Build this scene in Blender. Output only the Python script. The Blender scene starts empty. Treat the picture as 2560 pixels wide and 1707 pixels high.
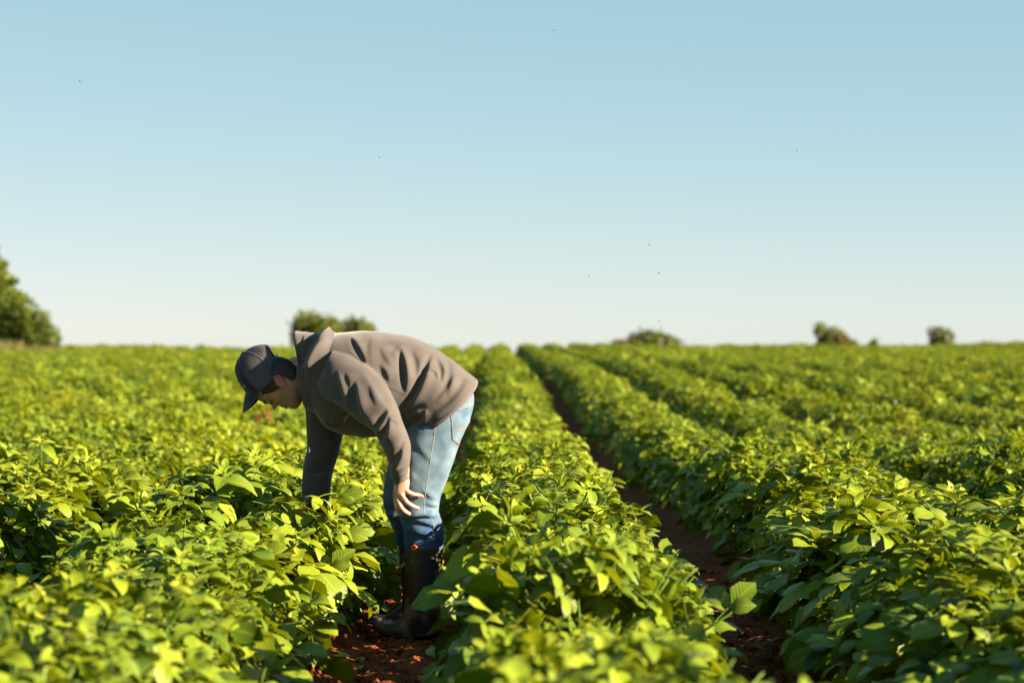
import bpy, bmesh, math, random
import numpy as np
from mathutils import Vector, Matrix, Euler
from mathutils.bvhtree import BVHTree

# ------------------------------------------------------------------ camera, sky, sun, exposure
C = bpy.context.scene.collection
SC = bpy.context.scene
rnd = random.Random(11)
npr = np.random.default_rng(5)

CAM_Z = 1.195            # camera height over the furrow floor
FPX = 2560 * 85.0 / 36.0 # focal length in pixels of the 2560 px wide photograph
CX, CY = 1280.0, 853.5
DP = 9.74                # distance of the man

cam = bpy.data.cameras.new('camera')
cam.lens = 85.0
cam.sensor_width = 36.0
cam.clip_start = 0.1
cam.clip_end = 4000.0
cam.dof.use_dof = True
cam.dof.focus_distance = 9.75
cam.dof.aperture_fstop = 3.2
cam.dof.aperture_blades = 0
camo = bpy.data.objects.new('camera', cam)
C.objects.link(camo)
camo.location = (0, 0, CAM_Z)
camo.rotation_euler = (math.radians(90), 0, 0)
SC.camera = camo

SUN_EL, SUN_AZ = 19.0, 107.0     # azimuth clockwise from +Y (the view direction)
world = bpy.data.worlds.new("World")
SC.world = world
world.use_nodes = True
wn, wl = world.node_tree.nodes, world.node_tree.links
bg = wn['Background']
sky = wn.new('ShaderNodeTexSky')
sky.sky_type = 'NISHITA'
sky.sun_disc = False
sky.sun_elevation = math.radians(SUN_EL)
sky.sun_rotation = math.radians(SUN_AZ)
sky.altitude = 0.0
sky.air_density = 0.5
sky.dust_density = 0.15
sky.ozone_density = 0.5
# tone curve of the whole sky (one power per channel): the photograph's sky is pale and low in contrast
sep, com = wn.new('ShaderNodeSeparateColor'), wn.new('ShaderNodeCombineColor')
wl.new(sky.outputs[0], sep.inputs[0])
for i_, g_ in enumerate((0.685, 0.415, 0.345)):
    pw = wn.new('ShaderNodeMath')
    pw.operation = 'POWER'
    pw.inputs[1].default_value = g_
    wl.new(sep.outputs[i_], pw.inputs[0])
    wl.new(pw.outputs[0], com.inputs[i_])
wb = wn.new('ShaderNodeMix')             # white balance of the whole sky
wb.data_type = 'RGBA'
wb.blend_type = 'MULTIPLY'
wb.inputs[0].default_value = 1.0
wb.inputs[7].default_value = (0.632, 1.0, 1.085, 1)
wl.new(com.outputs[0], wb.inputs[6])
wl.new(wb.outputs[2], bg.inputs[0])
bg.inputs[1].default_value = 0.07

sl = bpy.data.lights.new('sun', 'SUN')
sl.energy = 5.0
sl.angle = math.radians(0.53)
sl.color = (1.0, 0.83, 0.62)
so = bpy.data.objects.new('sun', sl)
C.objects.link(so)
el, az = math.radians(SUN_EL), math.radians(SUN_AZ)
to_sun = Vector((math.cos(el) * math.sin(az), math.cos(el) * math.cos(az), math.sin(el)))
so.rotation_euler = to_sun.to_track_quat('Z', 'Y').to_euler()
so.location = to_sun * 50

SC.view_settings.view_transform = 'Standard'
SC.view_settings.look = 'None'
SC.view_settings.exposure = 2.5
SC.view_settings.gamma = 1.0
SC.view_settings.use_curve_mapping = False
SC.cycles.max_bounces = 8
SC.cycles.transparent_max_bounces = 4
SC.cycles.use_denoising = True

# ------------------------------------------------------------------ helpers
def P(px, py, dy=0.0, d0=DP):
    """a point of the photograph set at its own real distance"""
    d = d0 + dy
    return np.array([(px - CX) / FPX * d, d, CAM_Z - (py - CY) / FPX * d])

def proj(V):
    V = np.asarray(V)
    return np.stack([CX + FPX * V[..., 0] / V[..., 1], CY + FPX * (CAM_Z - V[..., 2]) / V[..., 1]], -1)

def mesh_from(name, V, F, smooth=True):
    me = bpy.data.meshes.new(name)
    me.from_pydata([tuple(map(float, v)) for v in V], [], [tuple(map(int, f)) for f in F])
    if smooth:
        me.polygons.foreach_set('use_smooth', [True] * len(me.polygons))
    me.update()
    return me

def obj(name, me, mat=None, parent=None):
    o = bpy.data.objects.new(name, me)
    C.objects.link(o)
    if mat is not None:
        if len(me.materials) == 0:
            me.materials.append(mat)
    if parent is not None:
        o.parent = parent
    return o

def thing(name, label, cat, loc=(0, 0, 0), group=None):
    o = bpy.data.objects.new(name, None)
    o.empty_display_size = 0.1
    C.objects.link(o)
    o.location = loc
    o['label'] = label
    o['category'] = cat
    if group:
        o['group'] = group
    return o

def tag(o, label, cat, group=None):
    o['label'] = label
    o['category'] = cat
    if group:
        o['group'] = group
    return o

class MB:
    def __init__(self):
        self.V, self.F, self.n = [], [], 0
    def add(self, V, F):
        V = np.asarray(V, float).reshape(-1, 3)
        self.V.append(V)
        self.F += [tuple(i + self.n for i in f) for f in F]
        self.n += len(V)
        return self
    def verts(self):
        return np.concatenate(self.V)
    def mesh(self, name, smooth=True):
        return mesh_from(name, self.verts(), self.F, smooth)

def catmull(A, m):
    """resample rows of A (k, ...) to m rows along a Catmull-Rom curve"""
    A = np.asarray(A, float)
    k = len(A)
    E = np.concatenate([2 * A[:1] - A[1:2], A, 2 * A[-1:] - A[-2:-1]])
    out = []
    for t in np.linspace(0, k - 1, m):
        i = min(int(t), k - 2)
        f = t - i
        p0, p1, p2, p3 = E[i], E[i + 1], E[i + 2], E[i + 3]
        out.append(0.5 * ((2 * p1) + (p2 - p0) * f + (2 * p0 - 5 * p1 + 4 * p2 - p3) * f * f
                          + (3 * p1 - p0 - 3 * p2 + p3) * f ** 3))
    return np.array(out)

def sec(p1, p2, dy, W, bs=(0, 0), dy2=None):
    """cross-section through two outline points, half-depth W"""
    a1, a2 = P(*p1, dy), P(*p2, dy if dy2 is None else dy2)
    c = (a1 + a2) / 2
    a = (a1 - a2) / 2
    b = np.array([bs[0] / FPX * DP, -W, -bs[1] / FPX * DP])
    return np.stack([c, a, b])

def loft_grid(secs, m, n, e=2.0):
    S = catmull(np.array(secs), m)
    th = np.linspace(0, 2 * np.pi, n, endpoint=False)
    c, s = np.cos(th), np.sin(th)
    cc = np.sign(c) * np.abs(c) ** (2 / e)
    ss = np.sign(s) * np.abs(s) ** (2 / e)
    return S[:, None, 0] + cc[None, :, None] * S[:, None, 1] + ss[None, :, None] * S[:, None, 2]

def grid_faces(m, n, wrap=True):
    F = []
    nn = n if wrap else n - 1
    for i in range(m - 1):
        for j in range(nn):
            j2 = (j + 1) % n
            F.append((i * n + j, i * n + j2, (i + 1) * n + j2, (i + 1) * n + j))
    return F

def add_loft(mb, G, cap=True):
    m, n, _ = G.shape
    V = G.reshape(-1, 3)
    F = grid_faces(m, n)
    if cap:
        V = np.concatenate([V, G[0].mean(0)[None], G[-1].mean(0)[None]])
        a, b = m * n, m * n + 1
        for j in range(n):
            F.append((a, (j + 1) % n, j))
            F.append((b, (m - 1) * n + j, (m - 1) * n + (j + 1) % n))
    mb.add(V, F)

def tube_grid(pts, rad, n=8, m=None):
    pts = np.asarray(pts, float)
    rad = np.asarray(rad, float) * np.ones(len(pts))
    if m:
        q = catmull(np.concatenate([pts, rad[:, None]], 1), m)
        pts, rad = q[:, :3], np.maximum(q[:, 3], 1e-5)
    T = np.gradient(pts, axis=0)
    T /= np.linalg.norm(T, axis=1)[:, None] + 1e-12
    up = np.array([0, 0, 1.0])
    if abs(T[0] @ up) > 0.9:
        up = np.array([0, 1.0, 0])
    u = np.cross(T[0], up)
    u /= np.linalg.norm(u)
    G = []
    th = np.linspace(0, 2 * np.pi, n, endpoint=False)
    for i in range(len(pts)):
        u = u - T[i] * (u @ T[i])
        u /= np.linalg.norm(u) + 1e-12
        v = np.cross(T[i], u)
        G.append(pts[i] + rad[i] * (np.cos(th)[:, None] * u + np.sin(th)[:, None] * v))
    return np.array(G)

def add_tube(mb, pts, rad, n=8, m=None, round_end=False):
    G = tube_grid(pts, rad, n, m)
    if round_end:
        for k in (0, -1):
            c = G[k].mean(0)
            nb = G[1].mean(0) if k == 0 else G[-2].mean(0)
            ax = c - nb
            ax /= np.linalg.norm(ax) + 1e-12
            r = np.linalg.norm(G[k][0] - c)
            rings = [c + (G[k] - c) * math.cos(a) + ax * r * math.sin(a) for a in (0.5, 0.95, 1.3)]
            G = np.concatenate([np.array(rings[::-1]), G]) if k == 0 else np.concatenate([G, np.array(rings)])
    add_loft(mb, G)

def add_ellipsoid(mb, c, ax, n=24, m=14):
    """ax: three half-axis vectors"""
    c = np.asarray(c, float)
    G = []
    for i in range(m):
        t = math.pi * (i + 0.5) / m
        th = np.linspace(0, 2 * np.pi, n, endpoint=False)
        G.append(c + math.cos(t) * ax[2] + math.sin(t) * (np.cos(th)[:, None] * ax[0] + np.sin(th)[:, None] * ax[1]))
    add_loft(mb, np.array(G))

def smoothmesh(me, it=2, lam=0.5, weight=None):
    nv = len(me.vertices)
    V = np.empty(nv * 3)
    me.vertices.foreach_get('co', V)
    V = V.reshape(-1, 3)
    E = np.empty(len(me.edges) * 2, int)
    me.edges.foreach_get('vertices', E)
    E = E.reshape(-1, 2)
    deg = np.bincount(E.ravel(), minlength=nv).astype(float)
    deg[deg == 0] = 1
    for _ in range(it):
        S = np.zeros_like(V)
        for k in range(3):
            S[:, k] = np.bincount(E[:, 0], V[E[:, 1], k], nv) + np.bincount(E[:, 1], V[E[:, 0], k], nv)
        V = V + lam * (S / deg[:, None] - V)
    me.vertices.foreach_set('co', V.ravel())
    me.update()
    return V

def remesh(mb, name, voxel, it=2):
    me = mb.mesh('tmp', False)
    o = bpy.data.objects.new('tmp', me)
    C.objects.link(o)
    md = o.modifiers.new('r', 'REMESH')
    md.mode = 'VOXEL'
    md.voxel_size = voxel
    md.use_smooth_shade = True
    dg = bpy.context.evaluated_depsgraph_get()
    dg.update()
    out = bpy.data.meshes.new_from_object(o.evaluated_get(dg))
    bpy.data.objects.remove(o)
    bpy.data.meshes.remove(me)
    out.name = name
    smoothmesh(out, it)
    out.polygons.foreach_set('use_smooth', [True] * len(out.polygons))
    return out

def grid_normals(G):
    du = np.roll(G, -1, 1) - np.roll(G, 1, 1)
    dv = np.gradient(G, axis=0)
    N = np.cross(du, dv)
    N /= np.linalg.norm(N, axis=2)[..., None] + 1e-12
    c = G.mean(1, keepdims=True)
    if ((G - c) * N).sum() < 0:
        N = -N
    return N

def seg_dist(Q, poly):
    """distance of pixel points Q to a polyline (signed), and the position along it"""
    if len(poly) > 2:
        poly = catmull(np.array(poly, float), 4 * len(poly))
    best = np.full(Q.shape[:-1], 1e9)
    sgn = np.ones(Q.shape[:-1])
    tt = np.zeros(Q.shape[:-1])
    L = [np.linalg.norm(np.subtract(poly[i + 1], poly[i])) for i in range(len(poly) - 1)]
    tot, run = sum(L), 0
    for i in range(len(poly) - 1):
        a, b = np.array(poly[i], float), np.array(poly[i + 1], float)
        t = np.clip(((Q - a) @ (b - a)) / (L[i] ** 2 + 1e-9), 0, 1)
        v = Q - (a + t[..., None] * (b - a))
        d = np.linalg.norm(v, axis=-1)
        g = d < best
        tt = np.where(g, (run + t * L[i]) / tot, tt)
        sgn = np.where(g, np.sign((b - a)[0] * v[..., 1] - (b - a)[1] * v[..., 0]), sgn)
        best = np.where(g, d, best)
        run += L[i]
    return best, tt, sgn * best

def add_folds(G, folds, wrinkle=0.0, seed=0, gain=1.25):
    """press creases into a cloth grid: (polyline, depth m, width px); a fuller roll of cloth on the left of the line"""
    N = grid_normals(G)
    Q = proj(G)
    near = np.clip((0.35 - N[..., 1]) / 0.6, 0, 1)
    D = np.zeros(G.shape[:2])
    for poly, amp, w in folds:
        amp = amp * gain
        if poly[-1][1] < poly[0][1]:
            poly = poly[::-1]
        d, t, sd = seg_dist(Q, poly)
        fade = np.clip(np.sin(np.pi * np.clip(t, 0.0, 1.0)), 0, 1) ** 0.8
        w = w * (0.55 + 0.45 * fade)
        x = -sd / w                      # to the right of the line the cloth swells gently, on the left it drops away
        D += fade * amp * (0.75 * np.exp(-((x - 1.1) / np.where(x > 1.1, 3.2, 1.15)) ** 2) - 0.65 * np.exp(-((x + 0.7) / np.where(x < -0.7, 2.6, 0.9)) ** 2))
    D *= near
    if wrinkle:
        r = np.random.default_rng(seed)
        for _ in range(26):
            k = r.normal(size=3) * 26
            D += wrinkle * 0.28 * np.sin(G @ k + r.uniform(0, 6.28))
    return G + N * D[..., None]

# ------------------------------------------------------------------ materials
def mat(name, base=(0.5, 0.5, 0.5), rough=0.6, spec=0.5, metallic=0.0):
    m = bpy.data.materials.new(name)
    m.use_nodes = True
    b = m.node_tree.nodes['Principled BSDF']
    b.inputs['Base Color'].default_value = (*base, 1)
    b.inputs['Roughness'].default_value = rough
    b.inputs['Specular IOR Level'].default_value = spec
    b.inputs['Metallic'].default_value = metallic
    return m

def N_(m, t, **kw):
    n = m.node_tree.nodes.new(t)
    for k, v in kw.items():
        setattr(n, k, v)
    return n

def L_(m, a, b):
    m.node_tree.links.new(a, b)

def noise_mix(m, c1, c2, scale=10, detail=6, lo=0.35, hi=0.65, coord='Object', bump=0.0, bscale=None, bdist=0.01):
    b = m.node_tree.nodes['Principled BSDF']
    tc = N_(m, 'ShaderNodeTexCoord')
    nz = N_(m, 'ShaderNodeTexNoise')
    nz.inputs['Scale'].default_value = scale
    nz.inputs['Detail'].default_value = detail
    L_(m, tc.outputs[coord], nz.inputs['Vector'])
    rp = N_(m, 'ShaderNodeValToRGB')
    rp.color_ramp.elements[0].position = lo
    rp.color_ramp.elements[1].position = hi
    rp.color_ramp.elements[0].color = (*c1, 1)
    rp.color_ramp.elements[1].color = (*c2, 1)
    L_(m, nz.outputs[0], rp.inputs[0])
    L_(m, rp.outputs[0], b.inputs['Base Color'])
    if bump:
        n2 = N_(m, 'ShaderNodeTexNoise')
        n2.inputs['Scale'].default_value = bscale or scale * 4
        n2.inputs['Detail'].default_value = 8
        L_(m, tc.outputs[coord], n2.inputs['Vector'])
        bp = N_(m, 'ShaderNodeBump')
        bp.inputs['Strength'].default_value = bump
        bp.inputs['Distance'].default_value = bdist
        L_(m, n2.outputs[0], bp.inputs['Height'])
        L_(m, bp.outputs[0], b.inputs['Normal'])
    return m, rp

def leaf_material(name, dark, light, trans, rough=0.45, spec=0.35, tf=0.35):
    """leaf blade: tint per leaflet, midrib and side veins from the blade's own UV, light through the blade"""
    m = mat(name, dark, rough, spec)
    b = m.node_tree.nodes['Principled BSDF']
    at = N_(m, 'ShaderNodeAttribute', attribute_name='tint')
    oi = N_(m, 'ShaderNodeObjectInfo')
    ad = N_(m, 'ShaderNodeMath', operation='MULTIPLY_ADD')
    L_(m, oi.outputs['Random'], ad.inputs[0])
    ad.inputs[1].default_value = 0.35
    L_(m, at.outputs['Fac'], ad.inputs[2])
    rp = N_(m, 'ShaderNodeValToRGB')
    rp.color_ramp.elements[0].color = (*dark, 1)
    rp.color_ramp.elements[1].color = (*light, 1)
    rp.color_ramp.elements[0].position = 0.0
    rp.color_ramp.elements[1].position = 0.60
    e3 = rp.color_ramp.elements.new(1.0)
    e3.color = (light[0] * 1.5, light[1] * 1.22, light[2] * 2.2, 1)
    dv = N_(m, 'ShaderNodeMath', operation='DIVIDE')
    L_(m, ad.outputs[0], dv.inputs[0])
    dv.inputs[1].default_value = 1.35
    L_(m, dv.outputs[0], rp.inputs[0])
    uv = N_(m, 'ShaderNodeUVMap', uv_map='UVMap')
    sx = N_(m, 'ShaderNodeSeparateXYZ')
    L_(m, uv.outputs[0], sx.inputs[0])
    ab = N_(m, 'ShaderNodeMath', operation='ABSOLUTE')
    L_(m, sx.outputs[0], ab.inputs[0])
    # side veins: sine of (along - 0.55*|across|)
    mm = N_(m, 'ShaderNodeMath', operation='MULTIPLY_ADD')
    L_(m, ab.outputs[0], mm.inputs[0])
    mm.inputs[1].default_value = -0.28
    L_(m, sx.outputs[1], mm.inputs[2])
    fr = N_(m, 'ShaderNodeMath', operation='MULTIPLY')
    L_(m, mm.outputs[0], fr.inputs[0])
    fr.inputs[1].default_value = 25.0
    sn = N_(m, 'ShaderNodeMath', operation='SINE')
    L_(m, fr.outputs[0], sn.inputs[0])
    sp = N_(m, 'ShaderNodeMath', operation='ABSOLUTE')
    L_(m, sn.outputs[0], sp.inputs[0])
    rib = N_(m, 'ShaderNodeMapRange')
    L_(m, ab.outputs[0], rib.inputs[0])
    rib.inputs[1].default_value = 0.02
    rib.inputs[2].default_value = 0.09
    rib.inputs[3].default_value = 1.0
    rib.inputs[4].default_value = 0.0
    mx = N_(m, 'ShaderNodeMix', data_type='RGBA')
    L_(m, rib.outputs[0], mx.inputs[0])
    mul = N_(m, 'ShaderNodeMath', operation='MULTIPLY')
    L_(m, rib.outputs[0], mul.inputs[0])
    mul.inputs[1].default_value = 0.45
    L_(m, mul.outputs[0], mx.inputs[0])
    L_(m, rp.outputs[0], mx.inputs[6])
    mx.inputs[7].default_value = (light[0] * 1.5, light[1] * 1.3, light[2] * 1.5, 1)
    # patches of stronger and weaker plants across the field
    ge = N_(m, 'ShaderNodeNewGeometry')
    pn = N_(m, 'ShaderNodeTexNoise')
    pn.inputs['Scale'].default_value = 0.55
    pn.inputs['Detail'].default_value = 3
    L_(m, ge.outputs['Position'], pn.inputs['Vector'])
    pr = N_(m, 'ShaderNodeValToRGB')
    pr.color_ramp.elements[0].position = 0.35
    pr.color_ramp.elements[1].position = 0.68
    pr.color_ramp.elements[0].color = (0.74, 0.82, 0.85, 1)
    pr.color_ramp.elements[1].color = (1.22, 1.10, 1.0, 1)
    L_(m, pn.outputs[0], pr.inputs[0])
    px_ = N_(m, 'ShaderNodeMix', data_type='RGBA', blend_type='MULTIPLY')
    px_.inputs[0].default_value = 1.0
    L_(m, mx.outputs[2], px_.inputs[6])
    L_(m, pr.outputs[0], px_.inputs[7])
    mx = px_
    L_(m, mx.outputs[2], b.inputs['Base Color'])
    bp = N_(m, 'ShaderNodeBump')
    bp.inputs['Strength'].default_value = 0.28
    bp.inputs['Distance'].default_value = 0.002
    L_(m, sp.outputs[0], bp.inputs['Height'])
    L_(m, bp.outputs[0], b.inputs['Normal'])
    tr = N_(m, 'ShaderNodeBsdfTranslucent')
    tm = N_(m, 'ShaderNodeMix', data_type='RGBA', blend_type='MULTIPLY')
    tm.inputs[0].default_value = 1.0
    L_(m, mx.outputs[2], tm.inputs[6])
    tm.inputs[7].default_value = (*trans, 1)
    L_(m, tm.outputs[2], tr.inputs[0])
    ms = N_(m, 'ShaderNodeMixShader')
    ms.inputs[0].default_value = tf
    L_(m, b.outputs[0], ms.inputs[1])
    L_(m, tr.outputs[0], ms.inputs[2])
    L_(m, ms.outputs[0], m.node_tree.nodes['Material Output'].inputs[0])
    return m

M = {}
M['leaf'] = leaf_material('potato_leaf', (0.015, 0.048, 0.004), (0.172, 0.226, 0.012), (1.7, 1.5, 0.4), spec=0.22, tf=0.22)
M['stem'] = noise_mix(mat('plant_stem', rough=0.85, spec=0.08), (0.035, 0.075, 0.012), (0.07, 0.115, 0.02), 30)[0]
M['soil'], _ = noise_mix(mat('red_soil', rough=0.95, spec=0.1), (0.065, 0.018, 0.007), (0.22, 0.062, 0.022), 9, 10, 0.3, 0.72,
                         bump=1.0, bscale=40, bdist=0.03)

def cloth(name, c1, c2, rough, scale=14, weave=900, sheen=0.2, bs=0.35):
    m, rp = noise_mix(mat(name, rough=rough, spec=0.15), c1, c2, scale, 7, 0.3, 0.7, bump=bs, bscale=weave, bdist=0.0015)
    b = m.node_tree.nodes['Principled BSDF']
    b.inputs['Sheen Weight'].default_value = sheen
    return m

M['jacket'] = cloth('softshell_fabric', (0.054, 0.0455, 0.0405), (0.070, 0.059, 0.052), 0.7, 14, 130)
M['piping'] = cloth('hem_piping', (0.085, 0.062, 0.060), (0.1, 0.074, 0.07), 0.6)
M['seam'] = mat('dark_seam', (0.05, 0.042, 0.04), 0.7)
M['cord'] = cloth('flat_cord', (0.05, 0.055, 0.07), (0.07, 0.075, 0.09), 0.6)
M['print_dark'] = mat('tonal_print', (0.05, 0.041, 0.037), 0.5)
M['print_orange'] = mat('orange_print', (0.55, 0.22, 0.05), 0.6)
M['print_white'] = mat('white_print', (0.6, 0.6, 0.6), 0.6)
M['print_green'] = mat('green_print', (0.25, 0.55, 0.22), 0.6)
M['denim'] = cloth('faded_denim', (0.042, 0.078, 0.112), (0.108, 0.156, 0.190), 0.9, 16, 900, 0.1, 0.15)
M['denim_dark'] = cloth('dark_denim', (0.05, 0.10, 0.19), (0.10, 0.17, 0.28), 0.85, 12, 700, 0.1)
M['thread'] = mat('denim_thread', (0.25, 0.23, 0.20), 0.8)
M['thread_dark'] = mat('copper_thread', (0.30, 0.16, 0.11), 0.8)
M['boot'], _ = noise_mix(mat('muddy_rubber', rough=0.5, spec=0.5), (0.012, 0.012, 0.014), (0.15, 0.088, 0.055), 11, 9, 0.44, 0.60, bump=0.3, bscale=60, bdist=0.004)
M['boot_clean'] = noise_mix(mat('black_rubber', rough=0.45, spec=0.5), (0.012, 0.012, 0.014), (0.02, 0.02, 0.022), 9)[0]
M['orange'] = mat('orange_rubber', (0.80, 0.10, 0.035), 0.4)
M['cap_front'] = cloth('cap_cotton', (0.012, 0.015, 0.021), (0.018, 0.021, 0.027), 0.8)
M['cap_mesh'] = cloth('cap_mesh_net', (0.058, 0.048, 0.056), (0.084, 0.071, 0.079), 0.5)
M['strap'] = mat('blue_strap', (0.03, 0.12, 0.32), 0.4)
M['hair'] = noise_mix(mat('brown_hair', rough=0.5, spec=0.4), (0.010, 0.006, 0.005), (0.035, 0.018, 0.011), 60)[0]

def skin_mat():
    m = mat('skin', (0.5, 0.27, 0.19), 0.5, 0.4)
    b = m.node_tree.nodes['Principled BSDF']
    at = N_(m, 'ShaderNodeAttribute', attribute_name='stubble')
    bl = N_(m, 'ShaderNodeAttribute', attribute_name='blush')
    tc = N_(m, 'ShaderNodeTexCoord')
    nz = N_(m, 'ShaderNodeTexNoise')
    nz.inputs['Scale'].default_value = 420
    L_(m, tc.outputs['Object'], nz.inputs['Vector'])
    n2 = N_(m, 'ShaderNodeTexNoise')
    n2.inputs['Scale'].default_value = 35
    L_(m, tc.outputs['Object'], n2.inputs['Vector'])
    mr = N_(m, 'ShaderNodeMapRange')
    L_(m, nz.outputs[0], mr.inputs[0])
    mr.inputs[1].default_value = 0.35
    mr.inputs[2].default_value = 0.62
    mr.inputs[3].default_value = 0.25
    mr.inputs[4].default_value = 0.8
    mu = N_(m, 'ShaderNodeMath', operation='MULTIPLY')
    L_(m, at.outputs['Fac'], mu.inputs[0])
    L_(m, mr.outputs[0], mu.inputs[1])
    base = N_(m, 'ShaderNodeMix', data_type='RGBA')
    L_(m, n2.outputs[0], base.inputs[0])
    base.inputs[6].default_value = (0.37, 0.185, 0.125, 1)
    base.inputs[7].default_value = (0.43, 0.235, 0.16, 1)
    red = N_(m, 'ShaderNodeMix', data_type='RGBA')
    L_(m, bl.outputs['Fac'], red.inputs[0])
    L_(m, base.outputs[2], red.inputs[6])
    red.inputs[7].default_value = (0.4, 0.125, 0.1, 1)
    mx = N_(m, 'ShaderNodeMix', data_type='RGBA')
    L_(m, mu.outputs[0], mx.inputs[0])
    L_(m, red.outputs[2], mx.inputs[6])
    mx.inputs[7].default_value = (0.085, 0.045, 0.034, 1)
    L_(m, mx.outputs[2], b.inputs['Base Color'])
    b.inputs['Subsurface Weight'].default_value = 0.12
    b.inputs['Subsurface Radius'].default_value = (0.01, 0.004, 0.002)
    return m
M['skin'] = skin_mat()

# ------------------------------------------------------------------ terrain
ROW = 1.38                # row spacing
SLANT = -0.0073           # the rows run very slightly to the left of the view direction
PROF_D = [-50, 0, 13, 20, 26, 32, 45, 55, 66, 82, 100, 133, 150, 250, 600, 1500]
PROF_Z = [0, 0, 0, -0.20, -0.22, -0.15, 0.06, 0.17, 0.18, 0.13, 0.2, 0.40, 0.36, -1.5, -10, -35]

def terrain(y, x=0.0):
    far = np.clip((np.asarray(y) - 40) / 60, 0, 1)
    return np.interp(y, PROF_D, PROF_Z) + far * (0.0032 * np.clip(x, -40, 40) + 0.05 * np.sin(np.asarray(x) * 0.23 + 1) + 0.04 * np.sin(np.asarray(x) * 0.51))

def lateral(x, y):
    return x - SLANT * y

def ridge(L):
    t = np.abs(((L - 0.355) / ROW + 0.5) % 1.0 - 0.5) * ROW     # distance to the row's centre line
    return 0.19 * np.clip(1 - np.clip((t - 0.16) / 0.36, 0, 1), 0, 1) ** 1.3

def vnoise(x, y, s, seed):
    r = np.random.default_rng(seed)
    z = 0
    for i in range(14):
        a = r.uniform(0, 6.28)
        k = s * r.uniform(0.6, 1.9)
        z = z + np.sin(k * (x * math.cos(a) + y * math.sin(a)) + r.uniform(0, 6.28))
    return z / 4.0

def ground_z(x, y):
    return terrain(y, x) + ridge(lateral(x, y))

def build_ground():
    xs = np.unique(np.concatenate([np.arange(-2.6, 3.4, 0.035), np.arange(-22, 22, 0.23),
                                   -22 - np.geomspace(1, 900, 30), 22 + np.geomspace(1, 900, 30)]).round(4))
    ys = np.unique(np.concatenate([np.arange(-14, 7.5, 0.5), np.arange(7.6, 14, 0.035), np.arange(14, 30, 0.3),
                                   np.arange(30, 150, 1.5), 150 + np.geomspace(1, 1300, 30)]).round(4))
    X, Y = np.meshgrid(xs, ys)
    Z = ground_z(X, Y)
    near = np.clip((16 - Y) / 3, 0, 1) * np.clip((4 - np.abs(X)) / 0.5, 0, 1)
    cl = 0.010 * vnoise(X, Y, 22, 1) + 0.008 * vnoise(X, Y, 55, 2) + 0.005 * np.abs(vnoise(X, Y, 90, 3))
    Z = Z + near * cl
    V = np.stack([X, Y, Z], -1).reshape(-1, 3)
    n = len(xs)
    F = grid_faces(len(ys), n, wrap=False)
    me = mesh_from('ground', V, F)
    o = obj('ground', me, M['soil'])
    o['kind'] = 'structure'
    o['label'] = 'red brown ridged soil of the field'
    return o
build_ground()

# clods lying in the two furrows one can look into
def build_clods():
    r = np.random.default_rng(8)
    mb = MB()
    phi = (1 + 5 ** .5) / 2
    ico = np.array([(-1, phi, 0), (1, phi, 0), (-1, -phi, 0), (1, -phi, 0), (0, -1, phi), (0, 1, phi), (0, -1, -phi), (0, 1, -phi),
                    (phi, 0, -1), (phi, 0, 1), (-phi, 0, -1), (-phi, 0, 1)], float) / 1.9
    ifc = [(0, 11, 5), (0, 5, 1), (0, 1, 7), (0, 7, 10), (0, 10, 11), (1, 5, 9), (5, 11, 4), (11, 10, 2), (10, 7, 6), (7, 1, 8),
           (3, 9, 4), (3, 4, 2), (3, 2, 6), (3, 6, 8), (3, 8, 9), (4, 9, 5), (2, 4, 11), (6, 2, 10), (8, 6, 7), (9, 8, 1)]
    for k in range(2600):
        f = 0 if k < 1700 else 1
        y = r.uniform(8.0, 12.5)
        L = -0.335 + ROW * f + r.normal() * 0.19
        x = L + SLANT * y
        s = 0.004 + 0.013 * r.random() ** 3
        V = ico * (1 + 0.35 * r.normal(size=(12, 1))) * s * r.uniform(0.7, 1.3, 3)
        mb.add(V + np.array([x, y, ground_z(x, y) + s * 0.35]), ifc)
    o = obj('soil_clods', mb.mesh('soil_clods', False), M['soil'])
    o['kind'] = 'stuff'
    o['label'] = 'loose red soil crumbs scattered along the furrows'
build_clods()

# ------------------------------------------------------------------ the man
man = thing('person', 'man in grey brown hooded jacket, jeans and cap bending down into the plants', 'person', (0, 0, 0))
PX = DP / FPX            # metres per photograph pixel at the man

# head frame: U to the crown, F out of the face (towards the ground), W across (towards the camera)
HO = P(703, 955)
HU = np.array([-0.98, 0, 0.20])
HF = np.array([-0.20, 0, -0.98])
HW = np.array([0, -1.0, 0])
def H(u, f, w):
    return HO + (np.multiply.outer(u, HU) + np.multiply.outer(f, HF) + np.multiply.outer(w, HW)) * PX

def interp(x, xs, ys):
    return np.interp(x, xs, ys)

def sm_interp(u, pts):
    """smooth interpolation through (u, value) points"""
    xs = np.array([p[0] for p in pts], float)
    ys = np.array([p[1] for p in pts], float)
    m = np.gradient(ys, xs)
    i = np.clip(np.searchsorted(xs, u) - 1, 0, len(xs) - 2)
    h = xs[i + 1] - xs[i]
    t = np.clip((u - xs[i]) / h, 0, 1)
    return ((2 * t ** 3 - 3 * t ** 2 + 1) * ys[i] + (t ** 3 - 2 * t ** 2 + t) * h * m[i]
            + (-2 * t ** 3 + 3 * t ** 2) * ys[i + 1] + (t ** 3 - t ** 2) * h * m[i + 1])

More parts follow.
